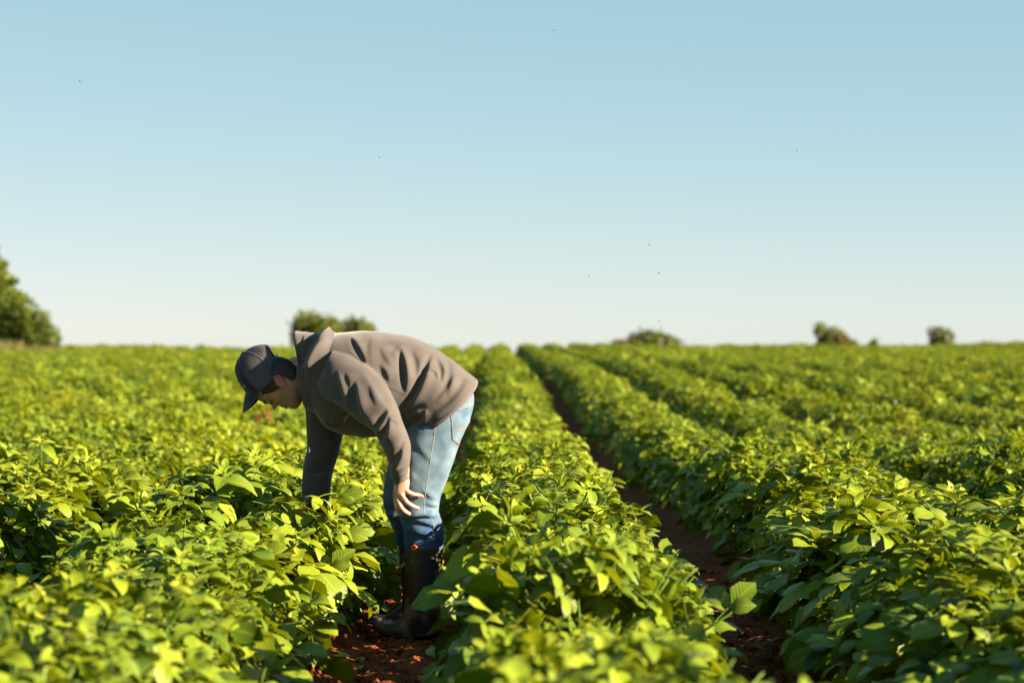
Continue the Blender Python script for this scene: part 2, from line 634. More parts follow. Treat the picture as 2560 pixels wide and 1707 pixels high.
FACE = [(-60, 38), (-56, 50), (-52, 56), (-47, 59), (-38, 59), (-31, 57.5), (-24, 58), (-14, 58.5), (-2, 57.5), (8, 56.5), (19, 57), (28, 59), (40, 57), (55, 50), (70, 37), (82, 20), (90, -4)]
BACK = [(-60, -44), (-40, -51), (-20, -54), (0, -56), (20, -57), (40, -55), (60, -47), (76, -33), (86, -18), (90, -8)]
WID = [(-60, 20), (-56, 26), (-50, 33), (-40, 40), (-25, 44), (-10, 46), (5, 48), (25, 50), (45, 50), (60, 46), (75, 33), (84, 20), (90, 4)]
NOSE = [(-30, 0), (-26, 0), (-7, 0), (-4, 1.2), (-1.5, 7), (1, 13), (3, 15.5), (6, 13), (10, 9.5), (15, 5), (20, 2.2), (26, 0.8), (32, 0)]
NOSEW = [(-10, 9), (-2, 9.5), (3, 8.5), (8, 6.5), (14, 5.2), (20, 5), (30, 8)]
LIPS = [(-44, 0), (-36, -0.6), (-31.5, -1.2), (-28, 4.0), (-25, 6.2), (-22.8, 3.6), (-20.8, -2.2), (-18.8, 2.5), (-15, 4.4), (-11.5, 2.6), (-6, 0.6), (0, 0)]

def head_surface(u, th, off=0.0):
    """head-frame coordinates of the head surface at height u and angle th (0 = face)"""
    front = sm_interp(u, FACE)
    back = sm_interp(u, BACK)
    wd = sm_interp(u, WID)
    fc = -8.0
    c, s = np.cos(th), np.sin(th)
    e = 2.35
    cc = np.sign(c) * np.abs(c) ** (2 / e)
    ss = np.sign(s) * np.abs(s) ** (2 / e)
    f = fc + np.where(c > 0, front - fc, fc - back) * cc
    w = wd * ss
    fr = np.clip(c, 0, 1)
    nose = sm_interp(u, NOSE) * np.exp(-np.abs(w / sm_interp(u, NOSEW)) ** 2.4)
    lips = sm_interp(u, LIPS) * np.exp(-(w / 17.0) ** 2)
    wing = 3.2 * np.exp(-((np.abs(w) - 10) / 4.0) ** 2 - ((u - 1.5) / 4.5) ** 2)
    sock = -6.0 * np.exp(-((np.abs(w) - 20) / 12.0) ** 2 - ((u - 16) / 7.5) ** 2)
    lid = 4.2 * np.exp(-((np.abs(w) - 20) / 8.0) ** 2 - ((u - 15) / 4.2) ** 2)
    brow = 2.6 * np.exp(-((np.abs(w) - 19) / 14.0) ** 2 - ((u - 26) / 4.5) ** 2)
    cheek = 2.5 * np.exp(-((np.abs(w) - 30) / 12.0) ** 2 - ((u - 2) / 12.0) ** 2)
    f = f + (nose + lips + wing + sock + lid + brow) * fr ** 0.3 * (c > 0)
    w = w + np.sign(w) * cheek * (c > -0.2)
    if np.any(off):
        rad = np.sqrt((f - fc) ** 2 + w ** 2) + 1e-6
        f = f + off * (f - fc) / rad
        w = w + off * w / rad
        u = u + off * np.clip((u - 40) / 50, 0, 1)
    return u, f, w

mb = MB()
us = np.linspace(-60, 89.5, 110)
ths = np.linspace(-np.pi, np.pi, 128, endpoint=False)
UU, TT = np.meshgrid(us, ths, indexing='ij')
u_, f_, w_ = head_surface(UU, TT)
add_loft(mb, H(u_, f_, w_))
# ears
for sgn in (1, -1):
    ec = np.array([0.0, -3.0])       # (u, f) centre
    n1, n2 = 13, 40
    G = []
    prof_r = np.array([1.0, 1.04, 1.0, 0.9, 0.78, 0.6, 0.35, 0.08])
    prof_h = np.array([0.0, 4.5, 9.2, 10.6, 6.0, 2.6, 0.5, 0.0])
    a = np.linspace(0, 2 * np.pi, n2, endpoint=False)
    for rr, hh in zip(prof_r, prof_h):
        uu = np.cos(a) * 18.5
        ff = np.sin(a) * 13.0
        uu, ff = uu * np.where(uu < 0, 0.92, 1.0), ff * np.where(uu < 0, 0.78 - 0.0 * uu, 1.06)
        ca, sa = math.cos(0.42), math.sin(0.42)
        u2 = ec[0] + rr * (uu * ca + ff * sa)
        f2 = ec[1] + rr * (-uu * sa + ff * ca)
        hgt = hh * np.where(ff > 4, 0.55, 1.0) * (1 + 0.35 * np.where(ff < 0, -ff / 13.0, 0))
        G.append(H(u2, f2, sgn * (44.5 + hgt)))
    add_loft(mb, np.array(G))
# neck, running back into the collar
add_loft(mb, loft_grid([sec((706, 902), (738, 1000), 0, 0.055), sec((733, 893), (758, 1000), 0, 0.060), sec((765, 885), (790, 990), 0, 0.064),
                        sec((815, 872), (830, 985), 0, 0.085)], 20, 40))
# trunk under the jacket
add_loft(mb, loft_grid([sec((800, 868), (815, 1000), 0, 0.09), sec((860, 862), (850, 1035), 0, 0.15), sec((940, 862), (915, 1050), 0, 0.15),
                        sec((1030, 885), (985, 1050), 0, 0.13), sec((1100, 930), (1025, 1050), 0, 0.13), sec((1145, 985), (1040, 1075), 0, 0.14),
                        sec((1150, 1040), (1040, 1100), 0, 0.14)], 24, 40))
# near arm (his left)
NA = [P(858, 930, -0.15), P(905, 990, -0.20), P(955, 1050, -0.25), P(985, 1098, -0.265), P(1000, 1150, -0.235), P(1006, 1195, -0.205)]
add_tube(mb, NA, [0.055, 0.05, 0.045, 0.042, 0.036, 0.027], 20, 24)
# far arm (his right), down into the plants
FA = [P(830, 950, 0.15), P(818, 1040, 0.18), P(808, 1110, 0.19), P(797, 1180, 0.16), P(786, 1235, 0.13)]
add_tube(mb, FA, [0.055, 0.048, 0.043, 0.037, 0.027], 20, 20)
# legs inside jeans and boots
NL = [P(1090, 1040, -0.09), P(1070, 1130, -0.095), P(1046, 1255, -0.10), P(1058, 1340, -0.08), P(1056, 1440, -0.06), P(1052, 1550, -0.06)]
FL = [P(1090, 1040, 0.09), P(1050, 1130, 0.105), P(1018, 1250, 0.13), P(1030, 1330, 0.18), P(1040, 1430, 0.24), P(1040, 1535, 0.25)]
add_tube(mb, NL, [0.085, 0.075, 0.055, 0.050, 0.045, 0.035], 20, 24)
add_tube(mb, FL, [0.085, 0.075, 0.055, 0.050, 0.045, 0.035], 20, 24)
add_tube(mb, [P(1050, 1545, -0.06), P(1000, 1572, -0.05), P(960, 1570, -0.04)], [0.034, 0.03, 0.022], 14, 10)
add_tube(mb, [P(1040, 1530, 0.25), P(990, 1552, 0.26), P(950, 1552, 0.26)], [0.034, 0.03, 0.022], 14, 10)

# near hand: back of the hand, four fingers lying on the thigh, thumb round the front of the knee
def finger(pts, r0, r1, mbx):
    pts = np.array([P(*p) for p in pts])
    n = len(pts)
    rr = np.linspace(r0, r1, n)
    add_tube(mbx, pts, rr, 14, 16, round_end=True)
    for k in range(1, n - 1):
        if k in (1, 2):
            add_ellipsoid(mbx, pts[k], np.eye(3) * rr[k] * 1.08, 12, 8)
add_loft(mb, loft_grid([sec((987, 1196), (1022, 1188), -0.205, 0.021), sec((987, 1212), (1024, 1204), -0.205, 0.020), sec((986, 1226), (1022, 1220), -0.208, 0.017),
                        sec((987, 1242), (1018, 1230), -0.208, 0.016), sec((989, 1258), (1010, 1240), -0.206, 0.014), sec((992, 1268), (1002, 1256), -0.203, 0.010)], 20, 28, 2.4))
finger([(1010, 1222, -0.212), (1019, 1228, -0.216), (1031, 1234, -0.208), (1045, 1237, -0.198), (1056, 1240, -0.192)], 0.0098, 0.0075, mb)
finger([(1002, 1234, -0.216), (1013, 1250, -0.222), (1023, 1259, -0.214), (1035, 1266, -0.202), (1045, 1270, -0.194)], 0.0102, 0.0082, mb)
finger([(994, 1248, -0.214), (1000, 1263, -0.220), (1008, 1274, -0.214), (1016, 1280, -0.204), (1023, 1284, -0.196)], 0.0102, 0.0082, mb)
finger([(990, 1250, -0.208), (991, 1264, -0.214), (994, 1275, -0.206), (998, 1281, -0.196), (1002, 1284, -0.188)], 0.0096, 0.0078, mb)
finger([(991, 1214, -0.196), (989, 1228, -0.180), (988, 1243, -0.160), (988, 1256, -0.142)], 0.0115, 0.0085, mb)
# far hand in the leaves
add_loft(mb, loft_grid([sec((770, 1228), (802, 1232), 0.13, 0.020), sec((768, 1250), (802, 1252), 0.12, 0.018), sec((766, 1272), (800, 1274), 0.11, 0.015)], 14, 24, 2.4))
for i, (fx, tip) in enumerate([(768, -12), (778, -6), (788, 0), (798, 8)]):
    finger([(fx, 1262, 0.112), (fx + tip * .4, 1282, 0.105), (fx + tip * .8, 1298, 0.10), (fx + tip, 1308 - abs(i - 1.4) * 4, 0.10)], 0.0098, 0.0075, mb)
finger([(772, 1240, 0.11), (764, 1256, 0.09), (762, 1272, 0.075)], 0.0115, 0.0085, mb)

body_me = remesh(mb, 'body', 0.0032, 2)
V = np.empty(len(body_me.vertices) * 3)
body_me.vertices.foreach_get('co', V)
V = V.reshape(-1, 3)
rel = (V - HO) / PX
hu, hf, hw = rel @ HU, rel @ HF, rel @ HW
head = (hu > -75) & (hu < 95) & (np.abs(hw) < 70)
jaw = np.clip(1 - np.abs((hf - 30) / 42), 0, 1) * np.clip((2 - hu) / 10, 0, 1) * np.clip((hu + 66) / 8, 0, 1)
tash = np.exp(-((hu + 8) / 5.0) ** 2) * (hf > 50) * (np.abs(hw) < 22)
side = np.exp(-((hf - 14) / 14.0) ** 2) * np.clip((12 - hu) / 10, 0, 1) * (hu > -66)
stub = np.where(head, np.clip(np.maximum(np.maximum(jaw, side), tash * 0.8), 0, 1), 0) * 0.75
ear = (np.abs(hw) > 46) & (np.abs(hu) < 22) & (np.abs(hf + 3) < 18)
blush = np.where(ear, 0.75, 0) + np.where(head, 0.55 * np.exp(-((hu - 3) / 9) ** 2 - ((hf - 66) / 12) ** 2) + 0.35 * np.exp(-((hu - 2) / 12) ** 2 - ((np.abs(hw) - 30) / 14) ** 2 - ((hf - 42) / 16) ** 2), 0)
lipm = np.exp(-((hu + 20) / 7) ** 2 - (hw / 15) ** 2) * (hf > 54)
blush = np.clip(blush + lipm * 0.8, 0, 1)
stub = stub * (1 - np.clip(lipm * 1.5, 0, 1)) * ~ear
hand = (V[:, 2] < P(0, 1200)[2]) & (V[:, 2] > P(0, 1300)[2]) & (V[:, 1] < DP - 0.17)
Qp = proj(V)
for kx, ky in [(1019, 1228), (1031, 1234), (1013, 1250), (1024, 1260), (1000, 1263), (1009, 1275), (1057, 1240), (1046, 1270), (1024, 1284)]:
    blush = np.maximum(blush, np.where(hand, 0.55 * np.exp(-(((Qp[:, 0] - kx) ** 2 + (Qp[:, 1] - ky) ** 2) / 16.0)), 0))
for nm, arr in (('stubble', stub), ('blush', blush)):
    a = body_me.attributes.new(nm, 'FLOAT', 'POINT')
    a.data.foreach_set('value', arr.astype(np.float32))
body = obj('body', body_me, M['skin'], man)

# nails
def nail(p, dirpx, nm='nail'):
    c = P(*p)
    d = np.array([dirpx[0], 0, -dirpx[1]]) / math.hypot(*dirpx)
    s = np.array([-d[2], 0, d[0]])
    mbx = MB()
    add_ellipsoid(mbx, c, np.array([d * 0.0052, s * 0.0042, np.array([0, -0.0012, 0])]), 14, 8)
    obj(nm, mbx.mesh(nm), M['nail'], body)
M['nail'] = mat('finger_nail', (0.45, 0.26, 0.20), 0.3, 0.5)
nail((1056, 1239, -0.199), (10, 3))
nail((1045, 1269, -0.2015), (9, 4))

# eyes, lashes, brows
M['eye'] = mat('eye_white', (0.22, 0.19, 0.18), 0.2, 0.6)
M['iris'] = mat('iris', (0.03, 0.02, 0.015), 0.1, 0.6)
for sgn in (1, -1):
    mbx = MB()
    add_ellipsoid(mbx, H(14.2, 45.0, sgn * 20.5), np.array([HU * 6.2, HF * 6.4, HW * 7.6]) * PX, 20, 12)
    e = obj('eye', mbx.mesh('eye'), M['eye'], body)
    mbx = MB()
    add_ellipsoid(mbx, H(11.6, 49.8, sgn * 20.5), np.array([HU * 2.4, HF * 1.9, HW * 2.8]) * PX, 14, 8)
    obj('iris', mbx.mesh('iris'), M['iris'], e)
    mbx = MB()
    for j in range(16):
        w = sgn * (14 + j * 0.95)
        t = (j - 7.5) / 8
        f0 = 52.6 - 2.6 * t * t
        add_tube(mbx, [H(13.2 - 1.2 * t * t, f0, w), H(11.8 - t * t, f0 + 2.2, w + sgn * 0.5 * t), H(11.6 - t * t, f0 + 4.4, w + sgn * 1.4 * t)], [0.0006, 0.0005, 0.0002], 4)
    obj('eyelashes', mbx.mesh('eyelashes'), M['hair'], body)
    mbx = MB()
    r = np.random.default_rng(3)
    for j in range(90):
        q = r.random()
        w = sgn * (8 + 24 * q)
        u0 = 24.5 + 3.2 * math.sin(q * 2.6) + r.normal() * 1.1
        th = math.asin(min(0.98, abs(w) / 50.0))
        uu, ff, ww = head_surface(np.array([u0]), np.array([sgn * abs(th) ** 1.0 * 0.78]))
        c = H(uu[0], ff[0] + 0.6, w)
        dirv = (HU * (1.6 + r.normal() * .6) + HW * sgn * (2.6 + r.normal()) + HF * 0.9) * PX
        add_tube(mbx, [c, c + dirv * 0.6 + HF * 0.5 * PX, c + dirv], [0.0007, 0.0006, 0.0002], 4)
    obj('eyebrow', mbx.mesh('eyebrow'), M['hair'], body)

# hair: a clipped layer on the back and sides of the head below the cap
HAIRPOLY = np.array([(655, 955), (659, 984), (664, 986), (676, 984), (688, 979), (699, 972), (708, 967), (697, 962), (691, 950), (690, 940), (700, 936), (713, 941), (722, 946),
                     (733, 952), (741, 948), (744, 936), (745, 915), (744, 884), (706, 872), (690, 866), (676, 858), (684, 900), (680, 925), (668, 946)], float)
def in_poly(Q, poly):
    x, y = Q[..., 0], Q[..., 1]
    ins = np.zeros(x.shape, bool)
    j = len(poly) - 1
    for i in range(len(poly)):
        xi, yi, xj, yj = *poly[i], *poly[j]
        c = ((yi > y) != (yj > y)) & (x < (xj - xi) * (y - yi) / (yj - yi + 1e-12) + xi)
        ins ^= c
        j = i
    return ins
def hair():
    us = np.linspace(-46, 88, 130)
    ths = np.linspace(-np.pi, np.pi, 200, endpoint=False)
    UU, TT = np.meshgrid(us, ths, indexing='ij')
    r = np.random.default_rng(4)
    strand = 1.1 * np.sin(TT * 90 + 3 * np.sin(UU * 0.11)) + 0.9 * np.sin(TT * 47 + UU * 0.21)
    off = 3.6 + strand * 0.55 + r.normal(size=UU.shape) * 0.35
    u1, f1, w1 = head_surface(UU, TT, off)
    G1 = H(u1, f1, w1)
    u0, f0, w0 = head_surface(UU, TT, np.full_like(off, -1.5))
    flat = proj(H(u1, f1, w1 * 0))
    keep = in_poly(flat, HAIRPOLY) & (np.abs(w1) > 0)
    rimside = (proj(H(u1, f1, w1 * 0)) - np.array([659, 941])) @ np.array([-0.68, -0.73])
    keep |= (f1 < -30) & (UU > -34) & (rimside < 46) & (np.abs(w1) < 44)
    keep &= rimside < np.where(np.abs(np.arctan2(w1, -(f1 + 8))) < 0.8, 52, 9)
    m, n = UU.shape
    F = []
    idx = lambda i, j: i * n + (j % n)
    cells = keep[:-1] & keep[1:] & np.roll(keep, -1, 1)[:-1] & np.roll(keep, -1, 1)[1:]
    off2 = m * n
    for i in range(m - 1):
        for j in range(n):
            if not cells[i, j]:
                continue
            F.append((idx(i, j), idx(i, j + 1), idx(i + 1, j + 1), idx(i + 1, j)))
            for di, dj, a, b in ((-1, 0, (i, j), (i, j + 1)), (1, 0, (i + 1, j + 1), (i + 1, j)), (0, -1, (i + 1, j), (i, j)), (0, 1, (i, j + 1), (i + 1, j + 1))):
                ii, jj = i + di, (j + dj) % n
                if ii < 0 or ii >= m - 1 or not cells[ii, jj]:
                    A, B = idx(*a), idx(*b)
                    F.append((B, A, A + off2, B + off2))
    V = np.concatenate([G1.reshape(-1, 3), H(u0, f0, w0).reshape(-1, 3)])
    used = np.unique(np.array([k for f in F for k in f]))
    mp = -np.ones(len(V), int)
    mp[used] = np.arange(len(used))
    me = mesh_from('hair', V[used], [tuple(mp[list(f)]) for f in F])
    return obj('hair', me, M['hair'], man)
hair()

# ---------------------------------------------------------------- cap
CO = P(659, 941)
CE = np.array([0.73, 0, 0.68])     # towards the back of the cap
CN = np.array([-0.68, 0, 0.73])    # up out of the cap
CW = np.array([0, -1.0, 0])
def CAP(e, n, w):
    return CO + (np.multiply.outer(e, CE) + np.multiply.outer(n, CN) + np.multiply.outer(w, CW)) * PX
def crown_uv(phi, s, off=0.0):
    a = s * np.pi / 2
    ra = np.cos(a) ** (2 / 2.5)
    hh = np.sin(a) ** (2 / 2.5) * 77
    c = np.cos(phi)
    back = np.clip(-c, 0, 1)
    bulge = 1 + 0.16 * back * np.sin(np.pi * np.clip(s * 1.1, 0, 1)) - 0.04 * np.clip(c, 0, 1) * np.sin(np.pi * s)
    e = -ra * 60 * c * bulge
    w = ra * 56 * np.sin(phi)
    base = -25 * np.sin(phi) ** 2
    n = base * (1 - s) ** 1.2 + hh
    k = 1 + off / 60.0
    return e * k, n + off * np.sin(a), w * k
def cap_shell(name, phis, ss, matx, parent, ribs=0, keep=None, off=0.0):
    PH, S = np.meshgrid(phis, ss, indexing='ij')
    o = off + (ribs * np.sin(PH * 92.0) if ribs else 0) * np.sin(np.pi * np.clip(S * 0.94, 0, 1)) ** 0.4
    A = CAP(*crown_uv(PH, S, o))
    B = CAP(*crown_uv(PH, S, np.full_like(PH, off - 2.2)))
    m, n = PH.shape
    cells = np.ones((m - 1, n - 1), bool) if keep is None else keep(PH[:-1, :-1], S[:-1, :-1])
    F = []
    for i in range(m - 1):
        for j in range(n - 1):
            if not cells[i, j]:
                continue
            q = (i * n + j, i * n + j + 1, (i + 1) * n + j + 1, (i + 1) * n + j)
            F.append(q[::-1])
            F.append(tuple(k + m * n for k in q))
            for di, dj, a, b in ((-1, 0, q[0], q[1]), (1, 0, q[2], q[3]), (0, -1, q[3], q[0]), (0, 1, q[1], q[2])):
                ii, jj = i + di, j + dj
                if ii < 0 or jj < 0 or ii >= m - 1 or jj >= n - 1 or not cells[ii, jj]:
                    F.append((a, b, b + m * n, a + m * n))
    V = np.concatenate([A.reshape(-1, 3), B.reshape(-1, 3)])
    return obj(name, mesh_from(name, V, F), matx, parent)
FB = math.radians(60)
cap = cap_shell('cap', np.linspace(-FB, FB, 41), np.linspace(0, 1, 24), M['cap_front'], man)
opening = lambda PH, S: ~((np.abs(np.abs(PH) - np.pi) < 0.62) & (S < 0.36 * np.sqrt(np.clip(1 - ((np.pi - np.abs(PH)) / 0.62) ** 2, 0, 1))))
for a, b in ((FB, math.radians(120)), (math.radians(120), math.radians(180)), (-math.radians(120), -FB), (-math.radians(180), -math.radians(120))):
    cap_shell('mesh_panel', np.linspace(a, b, 180), np.linspace(0, 1, 26), M['cap_mesh'], cap, ribs=0.9, keep=opening, off=0.6)
def cap_tape(phi, nm='panel_tape'):
    ss = np.linspace(0.0, 1, 20)
    e, n, w = crown_uv(np.full_like(ss, phi), ss, np.full_like(ss, 1.4))
    mbx = MB()
    add_tube(mbx, CAP(e, n, w), 0.0022, 6)
    obj(nm, mbx.mesh(nm), M['cap_mesh'], cap)
for ph in (FB, math.radians(120), math.radians(-120), -FB):
    cap_tape(ph)
mbx = MB()
add_ellipsoid(mbx, CAP(2, 78, 0), np.array([CE * 5, CW * 5, CN * 3.6]) * PX, 16, 8)
obj('button', mbx.mesh('button'), M['cap_front'], cap)
mbx = MB()
ph = np.linspace(math.pi - 0.66, math.pi + 0.66, 20)
rows_ = []
for s0, o in ((0.015, 0.4), (0.105, 0.6), (0.105, -1.2), (0.015, -1.4)):
    e, n, w = crown_uv(ph, np.full_like(ph, s0), np.full_like(ph, o))
    rows_.append(CAP(e, n, w))
G = np.stack(rows_, 1)
add_loft(mbx, G)
obj('strap', mbx.mesh('strap', False), M['strap'], cap)
# brim: curved peak, drooping at the sides
def brim():
    nb, nr = 41, 12
    t = np.linspace(-1, 1, nb)
    phb = t * math.radians(68)
    e0, n0, w0 = crown_uv(phb, np.full(nb, 0.0), np.full(nb, 0.0))
    top = []
    for k in range(nr):
        q = k / (nr - 1)
        ln = 49 * np.sqrt(np.clip(1 - np.abs(t) ** 2.6, 0, 1))
        # forwards out of the cap (away from the back), slightly down over the face
        dirE, dirN = -0.33, -0.945
        fx = e0 + dirE * ln * q
        ny = n0 + dirN * ln * q
        out = CAP(fx, ny, w0 * (1 - 0.10 * q))
        top.append(out)
    top = np.array(top)
    # peak leaves the crown at an angle: direction from the photograph (front junction -> peak tip)
    return top
def brim2():
    nb, nr = 49, 14
    t = np.linspace(-1, 1, nb)
    phb = t * math.radians(70)
    e0, n0, w0 = crown_uv(phb, np.zeros(nb), np.zeros(nb))
    base = CAP(e0, n0 + 1.0, w0)
    tip_dir = P(607, 1030) - P(614, 981)
    side_dir = P(637, 1018) - P(650, 975)
    ln = np.clip(1 - np.abs(t) ** 2.4, 0, 1) ** 0.6
    G = []
    for k in range(nr):
        q = k / (nr - 1)
        d = tip_dir[None] * (1 - np.abs(t)[:, None] ** 1.5) + side_dir[None] * (np.abs(t)[:, None] ** 1.5)
        d = d * 1.02
        arch = 2.0 * math.sin(math.pi * q) * PX
        G.append(base + d * (ln * q)[:, None] + (CN * arch * 0.5 - CE * arch * 0.5) * (1 - np.abs(t))[:, None])
    G = np.array(G)
    N = np.cross(np.gradient(G, axis=1), np.gradient(G, axis=0))
    N /= np.linalg.norm(N, axis=2)[..., None] + 1e-12
    if N[nr // 2, nb // 2] @ (-CE) < 0:
        N = -N
    A, B = G + N * 0.0012, G - N * 0.0016
    m, n = nr, nb
    F = []
    for i in range(m - 1):
        for j in range(n - 1):
            q = (i * n + j, i * n + j + 1, (i + 1) * n + j + 1, (i + 1) * n + j)
            F.append(q)
            F.append(tuple(k + m * n for k in q[::-1]))
    rim = [i * n for i in range(m)] + [(m - 1) * n + j for j in range(1, n)] + [i * n + n - 1 for i in range(m - 2, -1, -1)]
    for a, b in zip(rim, rim[1:]):
        F.append((b, a, a + m * n, b + m * n))
    o = obj('brim', mesh_from('brim', np.concatenate([A.reshape(-1, 3), B.reshape(-1, 3)]), F), M['cap_front'], cap)
    mbx = MB()
    edge = np.array([(G[-1, j]) for j in range(n)])
    add_tube(mbx, edge, 0.0021, 6)
    obj('brim_edge', mbx.mesh('brim_edge'), M['cap_mesh'], o)
brim2()

# ---------------------------------------------------------------- jacket
TORSO = [sec((752, 842), (772, 1000), 0, 0.115), sec((790, 838), (795, 1040), 0, 0.150), sec((828, 834), (818, 1068), 0, 0.178), sec((868, 831), (853, 1083), 0, 0.192),
         sec((927, 828), (902, 1090), 0, 0.195), sec((985, 832), (945, 1090), 0, 0.188), sec((1040, 846), (980, 1086), 0, 0.180), sec((1088, 871), (1002, 1080), 0, 0.176),
         sec((1134, 903), (1014, 1081), 0, 0.186, (5, 7)), sec((1165, 928), (1020, 1082), 0, 0.194, (11, 14)), sec((1189, 948), (1024, 1084), 0, 0.200, (16, 20))]
G = loft_grid(TORSO, 190, 200, 2.25)
TF = [([(1000.0, 868.0), (1008.8, 906.1), (1013.2, 944.3), (1011.7, 982.4)], 0.0125, 4.5),
      ([(1080.7, 882.7), (1068.9, 914.9), (1058.7, 944.3), (1044.0, 979.5), (1023.5, 1008.8), (1007.3, 1032.3)], 0.015, 5.2),
      ([(1093.9, 897.3), (1106.2, 920.8), (1104.1, 953.1)], 0.007, 4),
      ([(1111.5, 879.7), (1126.1, 914.9), (1124.7, 956.0), (1115.9, 991.2)], 0.005, 6),
      ([(1173.1, 929.6), (1146.7, 979.5), (1111.5, 1014.7), (1067.5, 1041.1)], 0.0065, 8),
      ([(1063.1, 1023.5), (1055.7, 1044.0), (1038.1, 1063.1), (1017.6, 1080.7)], 0.012, 5),
      ([(876.8, 844.5), (894.4, 870.9), (909.1, 897.3), (913.5, 917.9)], 0.008, 4),
      ([(1000.0, 859.2), (991.2, 872.4), (973.6, 881.2)], 0.0045, 4),
      ([(970.7, 956.0), (961.9, 932.5), (947.2, 912.0)], 0.006, 5),
      ([(929.6, 838.7), (920.8, 876.8), (926.7, 914.9)], 0.004, 8),
      ([(1064.5, 926.7), (1086.5, 931.1), (1092.4, 947.2)], 0.006, 3),
      ([(1013.2, 1038.1), (1041.1, 1024.9), (1067.5, 1022.0)], 0.008, 5),
      ([(1029.3, 876.8), (1044.0, 906.1), (1041.1, 944.3)], 0.005, 6),
      ([(950.1, 868.0), (958.9, 891.5), (976.5, 914.9)], 0.004, 7),
      ([(1134.9, 932.5), (1117.3, 967.7), (1088.0, 1002.9)], 0.005, 6)]
G = add_folds(G, TF, 0.0022, 1)
mb = MB()
add_loft(mb, G)
NS = [sec((835, 868), (800, 960), -0.105, 0.085), sec((872, 884), (795, 965), -0.140, 0.078), sec((910, 908), (818, 995), -0.180, 0.072), sec((944, 936), (845, 1012), -0.205, 0.070),
      sec((972, 968), (874, 1034), -0.228, 0.069), sec((995, 1015), (913, 1066), -0.250, 0.067), sec((1016, 1065), (944, 1094), -0.262, 0.064), sec((1027, 1112), (962, 1128), -0.258, 0.060),
      sec((1025, 1155), (972, 1166), -0.235, 0.052), sec((1023, 1180), (980, 1194), -0.215, 0.046), sec((1021, 1192), (988, 1208), -0.206, 0.033)]
G = loft_grid(NS, 150, 110, 2.1)
SF = [([(838.7, 929.6), (848.9, 961.9), (856.3, 985.3), (866.5, 1020.5)], 0.0105, 4.6),
      ([(887.1, 953.1), (890.0, 985.3), (895.9, 1011.7), (906.1, 1046.9)], 0.0135, 5.5),
      ([(970.7, 1020.5), (956.0, 1049.9), (941.3, 1073.3), (932.5, 1088.0)], 0.012, 5),
      ([(973.6, 1041.1), (967.7, 1073.3), (957.5, 1102.7)], 0.0115, 4.6),
      ([(1005.9, 1120.3), (994.1, 1146.7), (969.2, 1173.1)], 0.0125, 5),
      ([(906.1, 1032.3), (923.7, 1061.6), (944.3, 1088.0)], 0.01, 5),
      ([(909.1, 926.7), (950.1, 991.2), (982.4, 1038.1)], -0.004, 8),
      ([(862.1, 932.5), (870.9, 956.0), (875.3, 985.3)], 0.005, 5),
      ([(994.1, 1061.6), (982.4, 1052.8), (970.7, 1049.9)], 0.005, 4),
      ([(1017.6, 1090.9), (1008.8, 1111.5), (1000.0, 1126.1)], 0.005, 5),
      ([(920.8, 961.9), (929.6, 991.2), (941.3, 1014.7)], 0.004, 6),
      ([(984, 1184), (1002, 1176), (1020, 1166)], 0.007, 3.5), ([(986, 1198), (1004, 1190), (1022, 1178)], 0.006, 3.2)]
G = add_folds(G, SF, 0.0019, 2)
add_loft(mb, G)
FS = [sec((812, 935), (868, 1010), 0.12, 0.075), sec((778, 985), (862, 1040), 0.165, 0.072), sec((769, 1020), (860, 1066), 0.18, 0.070), sec((767, 1050), (857, 1090), 0.185, 0.066),
      sec((768, 1090), (849, 1122), 0.19, 0.062), sec((767, 1120), (842, 1148), 0.185, 0.058), sec((760, 1152), (835, 1172), 0.17, 0.055), sec((755, 1192), (828, 1202), 0.15, 0.052), sec((754, 1235), (824, 1242), 0.14, 0.048), sec((758, 1262), (818, 1268), 0.125, 0.042)]
G = loft_grid(FS, 110, 100, 2.1)
FF = [([(764, 1148), (800, 1156), (838, 1148)], 0.007, 5), ([(768, 1075), (800, 1095), (840, 1105)], 0.008, 6), ([(760, 1180), (790, 1186), (828, 1178)], 0.010, 6), ([(775, 1110), (800, 1125)], 0.006, 6)]
G = add_folds(G, FF, 0.0012, 3)
add_loft(mb, G)
jacket_me = remesh(mb, 'jacket', 0.0042, 1)
jacket = obj('jacket', jacket_me, M['jacket'], man)

def bvh_of(me):
    bm = bmesh.new()
    bm.from_mesh(me)
    t = BVHTree.FromBMesh(bm)
    bm.free()
    return t
JB = bvh_of(jacket_me)
def on_surface(bvh, px, py, lift=0.001, fallback=-0.2):
    o = np.array([0, 0, CAM_Z])
    d = Vector(P(px, py, 0) - o).normalized()
    hit = bvh.ray_cast(Vector(o), d)
    if hit[0] is None:
        q = bvh.find_nearest(Vector(P(px, py, -0.03)))
        return np.array(q[0] + q[1] * lift)
    n = hit[1] if hit[1].dot(d) < 0 else -hit[1]
    return np.array(hit[0] + n * lift)
def resample(poly, step=3.0):
    out = []
    for a, b in zip(poly, poly[1:]):
        k = max(2, int(math.dist(a, b) / step))
        out += [tuple(np.array(a) + (np.array(b) - np.array(a)) * t) for t in np.linspace(0, 1, k, endpoint=False)]
    return out + [tuple(poly[-1])]
def smooth_poly(poly, m=30):
    return [tuple(q) for q in catmull(np.array(poly, float), m)]
def surf_line(name, bvh, poly, r, matx, parent, lift=0.0004, smooth=True):
    pts = [on_surface(bvh, x, y, lift) for x, y in (smooth_poly(poly) if smooth else resample(poly))]
    mbx = MB()
    add_tube(mbx, pts, r, 5)
    return obj(name, mbx.mesh(name), matx, parent)

